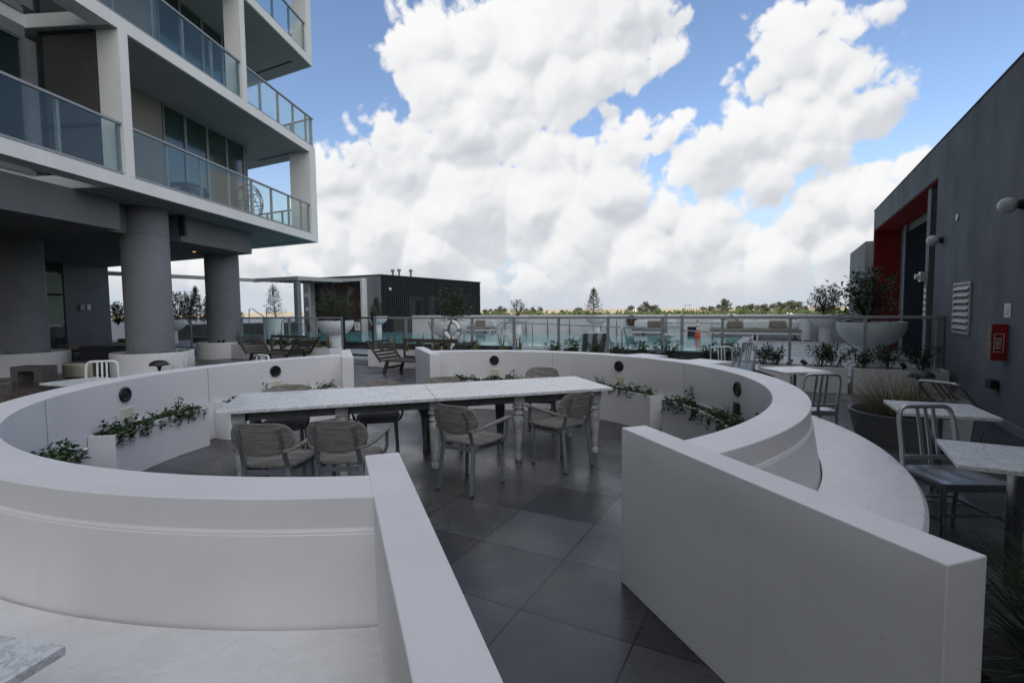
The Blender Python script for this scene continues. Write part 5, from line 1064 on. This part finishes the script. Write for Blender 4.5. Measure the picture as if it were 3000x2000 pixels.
p = wp_(805, 960, 27.5); tpot = thing('tree_pot', 'pale round pot under the airy conical tree by the pergola', 'planter', (p.x, p.y, .13)); MB().lathe([(.45, .6), (.47, 1.16), (.42, 1.16), (.41, 1.1), (0, 1.1)], (0, 0, 0), 28).build('pot', M['white'], tpot, smooth=40); MB().lathe([(.45, 0), (.45, .6)], (0, 0, 0), 20).build('pot_base', M['white'], tpot, smooth=40)
put(make_tree(68, 1.75, 1.35, True, M['leaf'], 46, 18, .105), (p.x, p.y), 1.22, 'airy conical tree standing clear against the sky left of the pergola post')
for k, (px, Y, h, w, lab) in enumerate(((522, 28, 1.9, 1.3, 'dense dark bush between the columns, leftmost of three'), (556, 28, 1.85, 1.0, 'dense dark bush between the columns, in the middle of three'), (578, 28.5, 2.1, .9, 'dense dark pointed bush between the columns, right of the three'), (348, 28, 1.3, .9, 'small dark bush in the slit left of the middle column'), (612, 29, 1.5, .8, 'dark bush half hidden behind the far column'))):
    tr = make_tree(70+k, h, w, k in (2,), M['leaf'], 34, 42, .12); put(tr, bpos(px, Y), .9, lab); tr['group'] = 'dark bushes behind the columns'; tr.name = 'bush'; tr['category'] = 'bush'
# ------------------------------------------------------------------ wooden daybeds
def make_daybed():
    t = thing('daybed', 'x', 'bench', (0, 0, 0), 0, 'dark slatted wooden daybeds'); W = 1.9; D_ = .75     # long axis X, back at +Y, left end tilted
    q = MB()
    for k in range(8): q.frame((-W/2, -D_/2+k*.095, .315), (1, 0, 0), (0, 1, 0), (0, 0, 1), W, .08, .03)
    q.build('seat', M['darkwood'], t)
    for s in (-1, 1):
        e = MB(); x0 = s*W/2
        for k in range(6):
            f = k/5; e.frame((x0+s*(.03+f*.36)-.03, -D_/2, .36+f*.40), (1, 0, 0), (0, 1, 0), (0, 0, 1), .05, D_, .055)
        en = e.build('end_rest', M['darkwood'], t)
        for y in (-D_/2-.035, D_/2+.001): e = MB(); e.bar((x0-s*.02, y+.017, .30), (x0+s*.44, y+.017, .82), .034, .06, up=(0, 1, 0)); e.build('end_frame', M['darkwood'], en)
    q = MB(); yb = D_/2+.06
    q.bar((-W/2+.1, yb, .80), (W/2-.1, yb, .80), .04, .09); q.bar((-W/2+.1, yb, .36), (W/2-.1, yb, .36), .04, .07)
    for x in (-W/2+.1, -.42, .42, W/2-.1): q.bar((x, yb, .30), (x, yb, .78), .045, .045, up=(0, 1, 0))
    for a, c2 in ((-.40, .40), (.40, -.40)): q.bar((a, yb+.003*a, .40), (c2, yb+.003*a, .76), .03, .045, up=(0, 1, 0))
    q.build('back_rail', M['darkwood'], t)
    for s in (-1, 1):
        for y in (-.32, .32):
            q = MB(); q.bar((s*.78, y, .31), (s*.90, y, 0), .06, .07, up=(0, 1, 0)); q.build('leg', M['darkwood'], t)
        q = MB(); q.bar((s*.83, -.32, .15), (s*.83, .32, .15), .04, .05); q.build('stretcher', M['darkwood'], t)
    return t
db = make_daybed(); db.location = g(10.15, -8.0); db.rotation_euler = (0, 0, R(-28)); db['label'] = 'dark slatted wooden daybed right of the far gap, partly behind the wall end'
dup(db, g(10.45, -13.7), R(-28), 'dark slatted wooden daybed left of the far gap, whole behind the left wall')
# ------------------------------------------------------------------ mushroom path lights
def make_mush():
    t = thing('path_light', 'x', 'lamp', (0, 0, 0), 0, 'black mushroom path lights'); q = MB(); q.tube([(0, 0, 0), (0, 0, .60)], .016, 10); q.tube([(0, 0, .55), (0, 0, .62), (0, 0, .68)], [.016, .028, .06], 12); q.build('stem', M['black'], t, smooth=50)
    q = MB(); q.lathe([(.02, .665), (.155, .672), (.150, .70), (.12, .735), (.07, .757), (.001, .765)], (0, 0, 0), 28); q.build('shade', M['black'], t, smooth=50); return t
mu = make_mush(); mu.location = (5.22, 6.5, 0); mu['label'] = 'black mushroom path light beside the big grass pot by the grey wall'
dup(mu, (-6.2, 8.95, 0), 0, 'black mushroom path light beyond the left wall, before the middle column'); dup(mu, (-1.7, 13.05, 0), 0, 'black mushroom path light just beyond the wall end, by the bowl pedestal'); dup(mu, (2.9, 10.2, 0), 0, 'black mushroom path light among shrubs behind the right wall')
# ------------------------------------------------------------------ grasses
def grass(p, n, L0, L1, lab, m='grass', spread=.5, seed=1, rad=.3, grp='tufts of ornamental grass', name='fountain_grass', w=.0045):
    rnd = random.Random(seed); t = thing(name, lab, 'grass', p, 0, grp); q = MB()
    for i in range(n):
        a = rnd.uniform(0, 2*PI); r = rad*math.sqrt(rnd.random()); d = Vector((math.cos(a)*spread*rnd.uniform(.1, 1.3), math.sin(a)*spread*rnd.uniform(.1, 1.3), 1)); q.blade((math.cos(a)*r, math.sin(a)*r, 0), d, Vector((-math.sin(a), math.cos(a), 0)), rnd.uniform(L0, L1), w, rnd.uniform(.3, .9), 5)
    q.build('blades', M[m], t)
pt = thing('grass_pot', 'big round grey pot of fountain grass behind the right bench', 'planter', (4.60, 5.98, 0)); MB().lathe([(.45, 0), (.53, .32), (.545, .35), (.51, .35), (.495, .29)], (0, 0, 0), 48).build('pot', mat('grey_cast_pot', (.24, .245, .26), .65, var=.2, vscale=4), pt, smooth=40); MB().lathe([(0, .29), (.50, .29)], (0, 0, 0), 30).build('soil', M['soil'], pt)
grass((4.60, 5.98, .28), 1000, .28, .72, 'big arching tuft of fountain grass in the grey pot', 'grass', .8, 81, .36)
grass((-6.15, 6.0, .2), 700, .35, .75, 'brownish tuft of grass at the left frame edge behind the wall', 'grassred', .55, 82, .35)
grass((-5.75, 9.05, .1), 500, .45, .85, 'pale tuft of grass beside the path light before the middle column', 'grass', .45, 83, .3)
grass((2.55, 10.0, .1), 420, .35, .62, 'dark tuft of grass behind the top of the right wall', 'grass', .45, 84, .3)
grass((2.02, 1.52, .25), 520, .35, .75, 'dark strappy green leaves at the bottom right corner beside the wall end', 'strap', .75, 85, .22, name='strappy_plant', w=.012)
q = MB(); q.prism([(1.60, 1.10), (2.7, 1.2), (2.8, 2.0), (1.75, 2.05)], 0, .26); o = q.build('low_planter', M['soil']); tag(o, 'low dark bed of soil under the strappy plant', 'planter')
rnd = random.Random(5); peb = thing('pebbles', 'white pebbles scattered round the strappy plant at the bottom right', 'pebbles', (1.7, 1.3, .26)); peb['kind'] = 'stuff'; q = MB()
for i in range(60):
    x, y = rnd.uniform(-.08, .3), rnd.uniform(-.17, .3); r = rnd.uniform(.012, .028); q.lathe([(r*math.sin(PI*k/5)+1e-4, r*.5*(1-math.cos(PI*k/5))) for k in range(6)], (x, y, 0), 7)
q.build('stones', M['stripeW'], peb, smooth=60)
# ================================================================== POOLSIDE THINGS
# life ring on the fence
def ring(c, n, R0, r, lab, grp):
    t = thing('life_ring', lab, 'life ring', c, 0, grp); n = Vector(n).normalized(); x = n.cross(Vector((0, 0, 1))).normalized(); y = Vector((0, 0, 1))
    def seg(a0, a1, rr, m, nm):
        q = MB(); k = 14; q.tube([(x*math.cos(a0+(a1-a0)*i/k)+y*math.sin(a0+(a1-a0)*i/k))*R0 for i in range(k+1)], rr, 12); q.build(nm, m, t, smooth=60)
    for k in range(4): seg(k*PI/2+.16, (k+1)*PI/2-.16, r, M['stripeW'], 'ring_section'); seg(k*PI/2-.16, k*PI/2+.16, r*1.06, M['alugrey'], 'band')
    q = MB(); q.tube([(x*math.cos(a)+y*math.sin(a))*(R0+r+.012*abs(math.sin(2*a))) for a in [2*PI*i/40 for i in range(41)]], .006, 6); q.build('rope', M['cushion'], t)
k_ = (1325-1500)/1500; Yr = (FS-.1)/(GU.x*k_+GU.y); ring((k_*Yr, Yr, 1.03), GU, .225, .058, 'white life ring hung on the glass fence right of the gate', 'life rings')
k_ = (2143-1500)/1500; Yr = 25.33/(GU.x*k_+GU.y); ring((k_*Yr, Yr, .98), GU, .24, .06, 'far white life ring hung on the parapet behind the sofas', 'life rings')
# traffic cone
cp = wp_(2043.5, 993, 19.3); cn = thing('traffic_cone', 'slim orange and white traffic cone at the far side of the pool', 'cone', (cp.x, cp.y, .385))
q = MB(); q.tube([(0, 0, -.18), (0, 0, .0)], .05, 10); q.build('stand', M['rail'], cn)
q = MB(); q.lathe([(.10, 0), (.115, .06), (.10, .20), (.07, .32), (.055, .36)], (0, 0, 0), 20); q.build('base', M['orange'], cn, smooth=50)
for k, (z0, z1, r0_, r1_, m) in enumerate(((.36, .45, .055, .051, 'stripeW'), (.45, .50, .051, .049, 'orange'), (.50, .62, .049, .044, 'stripeW'), (.62, .71, .044, .036, 'orange'))):
    q = MB(); q.lathe([(r0_, z0), (r1_, z1)]+([(0, z1)] if k == 3 else []), (0, 0, 0), 18); q.build('band', M[m], cn, smooth=50)
# sofas
def make_sofa(L_=2.0):
    t = thing('outdoor_sofa', 'x', 'sofa', (0, 0, 0), 0, 'white framed outdoor sofas along the parapet'); D_ = .8      # front at -Y
    q = MB(); q.box((0, 0, .26), (L_, D_, .07)); q.build('frame', M['aluwhite'], t)
    for sx in (-1, 1):
        for sy in (-1, 1): q = MB(); q.box((sx*(L_/2-.05), sy*(D_/2-.05), 0), (.07, .07, .26)); q.build('leg', M['aluwhite'], t)
    q = MB(); q.box((0, -.03, .332), (L_-.06, D_-.14, .15)); q.build('seat_cushion', M['cushion'], t, bevel=.03)
    for k in (-1, 0, 1): q = MB(); q.box((k*L_/3.1, D_/2-.16, .485), (L_/3.3, .16, .34)); q.build('back_cushion', M['canvaswhite'] if k else M['cushion'], t, bevel=.04)
    q = MB(); q.box((0, D_/2-.04, .332), (L_, .05, .42)); q.build('back_panel', M['aluwhite'], t); return t
sf = make_sofa(); SF = [(bpos(2205, 22.6), 'white framed sofa with taupe seat left of the far pair'), (bpos(2290, 21.8), 'white framed sofa with taupe seat, rightmost by the bowl planter'), (bpos(1925, 24.3), 'white framed sofa beyond the pool behind the pool lift'), (bpos(1402, 27.7), 'white framed sofa far left beyond the water, beside the life ring')]
SF[0] = (tuple(g(24.75, .0)[:2]), SF[0][1])
def at_s(px, s): k = (px-1500)/1500; Y = s/(GU.x*k+GU.y); return (k*Y, Y)
for i, (px, l) in enumerate(((2152, SF[0][1]), (2279, SF[1][1]), (1915, SF[2][1]), (1402, SF[3][1]))):
    p = Vector((*at_s(px, 24.75), .13)); r_ = R(-28)
    if i == 0: sf.location = p; sf.rotation_euler = (0, 0, r_); sf['label'] = l
    else: dup(sf, p, r_, l)
# cylindrical white bin, square dark bin
p = at_s(2361, 24.6); t = thing('litter_bin', 'tall white cylindrical bin by the far right bowl planter', 'bin', (*p, .13)); MB().lathe([(.24, .04), (.25, .05), (.25, .98), (.20, 1.0), (0, 1.0)], (0, 0, 0), 28).build('body', M['white'], t, smooth=40); MB().lathe([(.22, 0), (.22, .04)], (0, 0, 0), 20).build('base', M['darkgrey'], t)
p = at_s(2029, 24.6); q = MB(); q.box((*p, .13), (.36, .36, .50), R(-28)); q.box((*p, .632), (.40, .40, .05), R(-28)); tag(q.build('square_bin', M['darkgrey'], None, bevel=.01), 'dark square bin behind the traffic cone', 'bin')
# parapet light poles
t = None
for i, px in enumerate((1420, 1480, 1542, 1605, 1669, 1807, 1885, 2216, 2330, 1165)):
    p = at_s(px, 25.1)
    if t is None:
        t = thing('light_pole', 'slim tapered grey light pole on a base plate along the far parapet', 'lamp', (*p, .13), R(-28), 'light poles along the far parapet')
        MB().tube([(0, 0, .04), (0, 0, .5), (0, 0, .98)], [.045, .035, .012], 10).build('pole', M['alugrey'], t, smooth=50); MB().lathe([(.2, 0), (.2, .025), (.05, .05)], (0, 0, 0), 18).build('base', M['darkgrey'], t)
    else: dup(t, (*p, .13))
# pool handrail, grab rails, lift, hose reel
hr = thing('pool_handrail', 'long sloping steel handrail with a hooked left end standing in the pool', 'handrail', g(17, -8, .4)); ho = g(17, -8, .4)
def hp(px, py_): k = (px-1500)/1500; Y = 17.0/(GU.x*k+GU.y); return wp_(px, py_, Y)-ho
def H2(px, py_, ds=.0): return hp(px, py_)+GU*ds
MB().tube([H2(1476, 1003), H2(1460, 992), H2(1452, 972), H2(1457, 955), H2(1470, 946), H2(1482, 945), H2(1600, 949), H2(1800, 958), H2(2000, 968), H2(2090, 972)], .020, 8).build('rail', M['steel'], hr, smooth=60)
MB().tube([H2(1481, 1005, .3), H2(1466, 992, .3), H2(1458, 972, .3), H2(1462, 955, .3), H2(1474, 947, .3), H2(1484, 945, .3), H2(1500, 946.5)], .020, 8).build('rail', M['steel'], hr, smooth=60)
for px, py_ in ((1560, 948), (1760, 957), (1960, 967), (2088, 973)):
    a = H2(px, py_); MB().tube([a, (a.x, a.y, -.18)], .018, 8).build('post', M['steel'], hr, smooth=60)
for nm, pxs, lab in (('a', (1771, 1795), 'left of the two steel grab rails at the near pool edge'), ('b', (1822, 1845), 'right of the two steel grab rails at the near pool edge')):
    k = (pxs[0]-1500)/1500; Y = 14.45/(GU.x*k+GU.y); p0 = Vector((k*Y, Y, .13)); t = thing('grab_rail', lab, 'handrail', p0, 0, 'pool grab rails')
    MB().tube([(0, 0, 0), (0, 0, .80), GU*.05+Vector((0, 0, .90)), GU*.14+Vector((0, 0, .92)), GU*.26+Vector((0, 0, .82)), GU*.62+Vector((0, 0, .42)), GU*.68+Vector((0, 0, .24))], .024, 9).build('rail', M['steel'], t, smooth=60)
    MB().lathe([(.06, 0), (.06, .015), (.025, .02)], (0, 0, 0), 14).build('flange', M['steel'], t)
k = (1975-1500)/1500; Y = 16.6/(GU.x*k+GU.y); lp = Vector((k*Y, Y, .2)); lf = thing('pool_lift', 'pale metal pool lift chair with tall posts at the right part of the pool', 'pool lift', lp, R(-28))
q = MB(); q.tube([(-.28, 0, 0), (-.28, 0, 1.15)], .022, 8); q.tube([(.22, 0, 0), (.22, 0, 1.15)], .022, 8); q.tube([(-.28, .3, 0), (-.28, .3, 1.15)], .022, 8); q.tube([(.22, .3, 0), (.22, .3, 1.15)], .022, 8); q.build('post', M['steel'], lf, smooth=60)
q = MB(); q.bar((.18, .1, 1.15), (-.02, .1, .55), .07, .03); q.build('lift_arm', M['aluwhite'], lf); q = MB(); q.box((-.08, .15, .50), (.45, .42, .05)); q.box((-.08, .34, .55), (.42, .04, .30)); q.build('seat', M['aluwhite'], lf, bevel=.01); q = MB(); q.bar((-.28, 0, .32), (.22, 0, .32), .03, .03); q.bar((-.28, 0, .75), (.22, 0, .75), .025, .025); q.build('rung', M['steel'], lf)
p = Vector((*at_s(1852, 25.33), .95)); t = thing('hose_reel', 'round dark red reel hung on the far parapet', 'reel', p); MB().tube([-GU*.12, GU*.0], .26, 24).build('reel', mat('dark_red_reel', (.045, .016, .015), .5, var=.3), t, smooth=40); MB().bar(-GU*.125+Vector((0, 0, -.2)), -GU*.125+Vector((0, 0, .2)), .06, .02).build('strap', M['redmetal'], t)
# reaching pole on the parapet
tag(MB().tube([wp_(1868, 945, 25.2), wp_(2110, 947, 22.2)], .018, 6).build('rescue_pole', M['alugrey']), 'long thin rescue pole fixed along the far parapet', 'pole')
# striped sun loungers
def make_lounger():
    t = thing('sun_lounger', 'x', 'sun lounger', (0, 0, 0), 0, 'grey and white striped sun loungers'); W = .64      # head at +Y raised
    q = MB()
    for s in (-1, 1): q.bar((s*W/2, -.95, .30), (s*W/2, .35, .30), .035, .035); q.bar((s*W/2, .33, .30), (s*W/2, .80, .83), .035, .035)
    q.bar((-W/2, .80, .83), (W/2, .80, .83), .03, .03); q.bar((-W/2, -.95, .30), (W/2, -.95, .30), .03, .03); q.build('frame', M['aluwhite'], t)
    for s in (-1, 1):
        for y in (-.8, .3): q = MB(); q.box((s*(W/2-.01), y, 0), (.035, .035, .29)); q.build('leg', M['aluwhite'], t)
    for k in range(5):
        m = M['canvasgrey'] if k % 2 == 0 else M['canvaswhite']; x0 = -.30+k*.12; q = MB(); q.frame((x0, -.94, .318), (1, 0, 0), (0, 1, 0), (0, 0, 1), .118, 1.28, .018)
        d = Vector((0, .47, .53)).normalized(); q.frame((x0, .35, .318), (1, 0, 0), d, Vector((0, -d.z, d.y)), .118, .70, .018); q.build('canvas_stripe', m, t)
    return t
lg = make_lounger(); lg.location = (*at_s(1735, 13.25), .13); lg.rotation_euler = (0, 0, R(-28)+PI+R(25)); lg['label'] = 'grey and white striped lounger back raised behind the wall top, before the pool'
dup(lg, (*at_s(2640, 13.2), .13), R(-28)+PI/2+R(-10), 'grey and white striped lounger in the shade beside the nearest bowl planter')
dup(lg, (*at_s(1560, 13.4), .13), R(-28)+R(100), 'low white framed lounger mostly hidden behind the right wall top')
# second closed parasol base etc. are too small to read

# ================================================================== UNDER THE TOWER
t = thing('concrete_stool', 'low dark concrete bench block with a cut out front, before the left round planter', 'stool', (-11.5, 12.25, 0), R(-2))
q = MB(); q.frame((-.38, -.21, .24), (1, 0, 0), (0, 1, 0), (0, 0, 1), .76, .42, .11); q.prism([(-.38, -.21), (-.20, -.21), (-.20, .21), (-.38, .21)], 0, .24); q.prism([(.20, -.21), (.38, -.21), (.38, .21), (.20, .21)], 0, .24); q.build('block', M['concrete'], t)
t = thing('metal_cube', 'shiny pale metal cube seat between the two round planters', 'stool', (-10.78, 12.85, 0), R(4)); q = MB(); q.box((0, 0, .02), (.72, .5, .36)); q.build('body', mat('hammered_metal', (.55, .52, .44), .32, metal=.9, var=.25, vscale=5), t, bevel=.012)
q = MB(); q.box((0, 0, 0), (.66, .44, .02)); q.build('base', M['black'], t)
t = thing('storage_box', 'dark storage box behind the metal cube seat', 'box', (-11.4, 14.6, 0), R(20)); MB().box((0, 0, 0), (1.3, .7, .62)).build('body', M['darkgrey'], t, bevel=.01); MB().box((0, 0, .622), (1.34, .74, .04)).build('lid', M['darkgrey'], t, bevel=.008)
def cush(p, rz, lab, first=None):
    t = thing('padded_daybed', lab, 'daybed', p, rz, 'padded daybeds in the shade under the tower'); q = MB(); q.box((0, 0, .32), (.85, 2.2, .17)); q.build('mattress', M['tan'], t, bevel=.04); q = MB(); q.box((0, 0, .24), (.82, 2.15, .075)); q.build('frame', M['darkgrey'], t)
    for sx in (-1, 1):
        for sy in (-1, 1): q = MB(); q.box((sx*.37, sy*1.02, 0), (.05, .05, .24)); q.build('leg', M['darkgrey'], t)
    q = MB(); q.box((0, .85, .49), (.7, .4, .12)); q.build('pillow', M['cushion'], t, bevel=.04)
cush((-15.2, 18.9, 0), R(-30), 'left of two padded daybeds in the dark under the tower'); cush((-13.9, 18.2, 0), R(-30), 'right of two padded daybeds in the dark under the tower')
# woven egg chair and low woven table on the first balcony
def lattice(name, lab, cat, c, rx, ry, rz_, n, seed, zcut=-1):
    t = thing(name, lab, cat, c); rnd = random.Random(seed); q = MB()
    for i in range(n):
        ax = Vector((rnd.gauss(0, 1), rnd.gauss(0, 1), rnd.gauss(0, 1))).normalized(); u = ax.orthogonal().normalized(); v = ax.cross(u); off = ax*rnd.uniform(-.75, .75); rr = math.sqrt(1-off.length**2); pts = []
        a0 = rnd.uniform(0, 6.28); L_ = rnd.uniform(1.5, 5)
        for k in range(16):
            a = a0+L_*k/15; p = off+(u*math.cos(a)+v*math.sin(a))*rr
            pts.append(Vector((p.x*rx, p.y*ry, max(zcut, p.z)*rz_)))
        q.tube(pts, .009, 4)
    q.tube([(rx*math.cos(a), ry*math.sin(a), 0) for a in [2*PI*i/24 for i in range(25)]], .014, 5)
    q.build('woven_shell', M['darkgrey'], t)
    q = MB(); q.lathe([(0, zcut*rz_-.02), (rx*.5, zcut*rz_-.02), (rx*.5, zcut*rz_), (0, zcut*rz_)], (0, 0, 0), 20); q.build('base', M['darkgrey'], t); return t
e1 = fz(-3.55, .62); lattice('egg_chair', 'woven wire egg chair behind the glass at the end of the first balcony', 'chair', (e1.x, e1.y, 5.08), .42, .40, .62, 34, 5, -.80)
e1 = fz(-6.35, .75); lattice('woven_table', 'low round woven wire table behind the glass of the first balcony', 'table', (e1.x, e1.y, 4.80), .62, .50, .27, 46, 6, -.85)

# ================================================================== FAR LAND: trees, pylons, houses
def make_fartree(seed, h, w, m, tall):
    rnd = random.Random(seed); t = thing('far_tree', 'x', 'tree', (0, 0, 0), 0, 'distant trees on the plain'); q = MB()
    nb = 44 if tall else 30
    for i in range(nb):
        f = rnd.random(); a = rnd.uniform(0, 6.28)
        rr = w/2*(math.sin(PI*min(1, f*.85+.12))**.7)*math.sqrt(rnd.random()) if tall else w/2*math.sqrt(rnd.random())*(1-f*.5)
        z = h*(.12+.82*f); c = Vector((math.cos(a)*rr, math.sin(a)*rr, z))
        for k in range(16):
            d = Vector((rnd.gauss(0, 1), rnd.gauss(0, 1), rnd.gauss(.5 if tall else .1, .8))).normalized(); q.leaf(c+d*w*.09*rnd.random(), d, Vector((rnd.uniform(-1, 1), rnd.uniform(-1, 1), .6)), w*.16*rnd.uniform(.6, 1.2), w*.085)
    q.build('crown', m, t); s = MB(); s.tube([(0, 0, 0), (0, 0, h*.55), (0, 0, h*.85)], [w*.03, w*.02, w*.008], 6); s.build('trunk', M['bark'], t); return t
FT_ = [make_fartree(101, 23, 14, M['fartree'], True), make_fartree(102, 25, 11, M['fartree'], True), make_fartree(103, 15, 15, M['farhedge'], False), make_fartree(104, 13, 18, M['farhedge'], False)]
used = set(); rnd = random.Random(77)
kindlab = ['pale grey green feathery tree on the far plain', 'narrow feathery tree rising on the far plain', 'bright green rounded tree on the far plain', 'low spreading green tree on the far plain']
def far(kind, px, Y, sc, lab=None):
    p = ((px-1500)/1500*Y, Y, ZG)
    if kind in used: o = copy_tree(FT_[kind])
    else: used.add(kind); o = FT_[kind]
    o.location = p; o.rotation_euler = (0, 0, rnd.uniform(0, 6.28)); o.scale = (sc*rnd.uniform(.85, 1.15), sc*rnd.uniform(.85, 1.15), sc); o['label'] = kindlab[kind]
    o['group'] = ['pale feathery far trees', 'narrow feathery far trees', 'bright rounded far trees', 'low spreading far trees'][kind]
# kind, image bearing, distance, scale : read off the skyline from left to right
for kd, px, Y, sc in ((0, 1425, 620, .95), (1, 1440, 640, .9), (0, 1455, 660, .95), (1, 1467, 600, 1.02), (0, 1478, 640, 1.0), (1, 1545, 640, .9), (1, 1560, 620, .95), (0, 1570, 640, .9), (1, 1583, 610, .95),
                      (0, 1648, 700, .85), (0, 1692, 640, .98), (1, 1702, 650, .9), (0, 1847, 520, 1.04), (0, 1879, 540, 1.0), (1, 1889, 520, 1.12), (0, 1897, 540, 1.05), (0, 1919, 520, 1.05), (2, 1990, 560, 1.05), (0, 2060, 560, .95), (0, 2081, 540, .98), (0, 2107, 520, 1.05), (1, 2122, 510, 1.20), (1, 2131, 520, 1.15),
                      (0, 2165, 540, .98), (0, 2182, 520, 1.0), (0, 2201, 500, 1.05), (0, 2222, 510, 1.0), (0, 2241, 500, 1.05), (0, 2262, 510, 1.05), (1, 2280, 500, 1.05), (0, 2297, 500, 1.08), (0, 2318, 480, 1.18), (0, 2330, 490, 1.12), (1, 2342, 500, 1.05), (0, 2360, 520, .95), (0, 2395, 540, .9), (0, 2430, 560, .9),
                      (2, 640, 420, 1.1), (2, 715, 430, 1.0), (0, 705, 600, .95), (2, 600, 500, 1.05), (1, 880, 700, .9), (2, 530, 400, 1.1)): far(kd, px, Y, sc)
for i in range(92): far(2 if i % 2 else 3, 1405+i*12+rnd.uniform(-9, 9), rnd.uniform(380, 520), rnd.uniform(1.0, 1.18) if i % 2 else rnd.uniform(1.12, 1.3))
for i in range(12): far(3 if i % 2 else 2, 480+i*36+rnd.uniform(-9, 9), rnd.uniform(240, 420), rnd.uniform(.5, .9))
def pylon(px, py_, Y, lab):
    top = wp_(px, py_, Y); t = thing('power_pylon', lab, 'pylon', (top.x, top.y, ZG), 0, 'far power pylons'); h = top.z-ZG
    for s in (-1, 1): MB().tube([(s*2.6, 0, 0), (s*2.6, 0, h)], .35, 6).build('pole', M['alugrey'], t)
    MB().bar((-6, 0, h-1.0), (6, 0, h-1.0), .5, .5).build('crossarm', M['alugrey'], t)
pylon(1571, 895, 640, 'far H shaped power pylon left of the conical tree'); pylon(2014, 891, 640, 'far H shaped power pylon right of the traffic cone')
for px in (1856, 1862): tag(MB().tube([wp_(px, 905, 500), wp_(px, 935, 500)], .45, 6).build('pale_pole', M['stripeW']), 'pale thin pole among the far trees beyond the pool', 'pole', 'pale poles among the far trees')
def house(px, py_, Y, w, h, rm, lab):
    b0 = wp_(px, py_, Y); t = thing('house', lab, 'house', (b0.x, b0.y, ZG), .3); hh = max(2.5, b0.z-ZG); MB().box((0, 0, 0), (w, w*.6, hh-h*.4)).build('wall', M['mcream'], t); q = MB(); z = hh-h*.4
    q.add([(-w*.55, -w*.35, z), (w*.55, -w*.35, z), (w*.55, w*.35, z), (-w*.55, w*.35, z), (-w*.3, 0, z+h), (w*.3, 0, z+h)], [(0, 1, 5, 4), (1, 2, 5), (2, 3, 4, 5), (3, 0, 4), (3, 2, 1, 0)]); q.build('roof', rm, t)
M['mcream'] = mat('cream_wall', (.55, .42, .33), .8, var=.1); rt = mat('tan_tile_roof', (.42, .20, .13), .8, var=.2); rw = mat('pale_roof', (.6, .6, .58), .7, var=.1)
house(893, 948, 360, 11, 3, rt, 'low house with a terracotta roof seen under the pergola'); house(2057, 914, 470, 16, 3, rt, 'far building with a dark red roof beyond the traffic cone'); house(2306, 921, 430, 12, 2.5, rw, 'far pale roofed house right above the fence rail'); house(1165, 917, 430, 12, 2, rw, 'far pale roofed house glimpsed beside the charcoal pavilion')
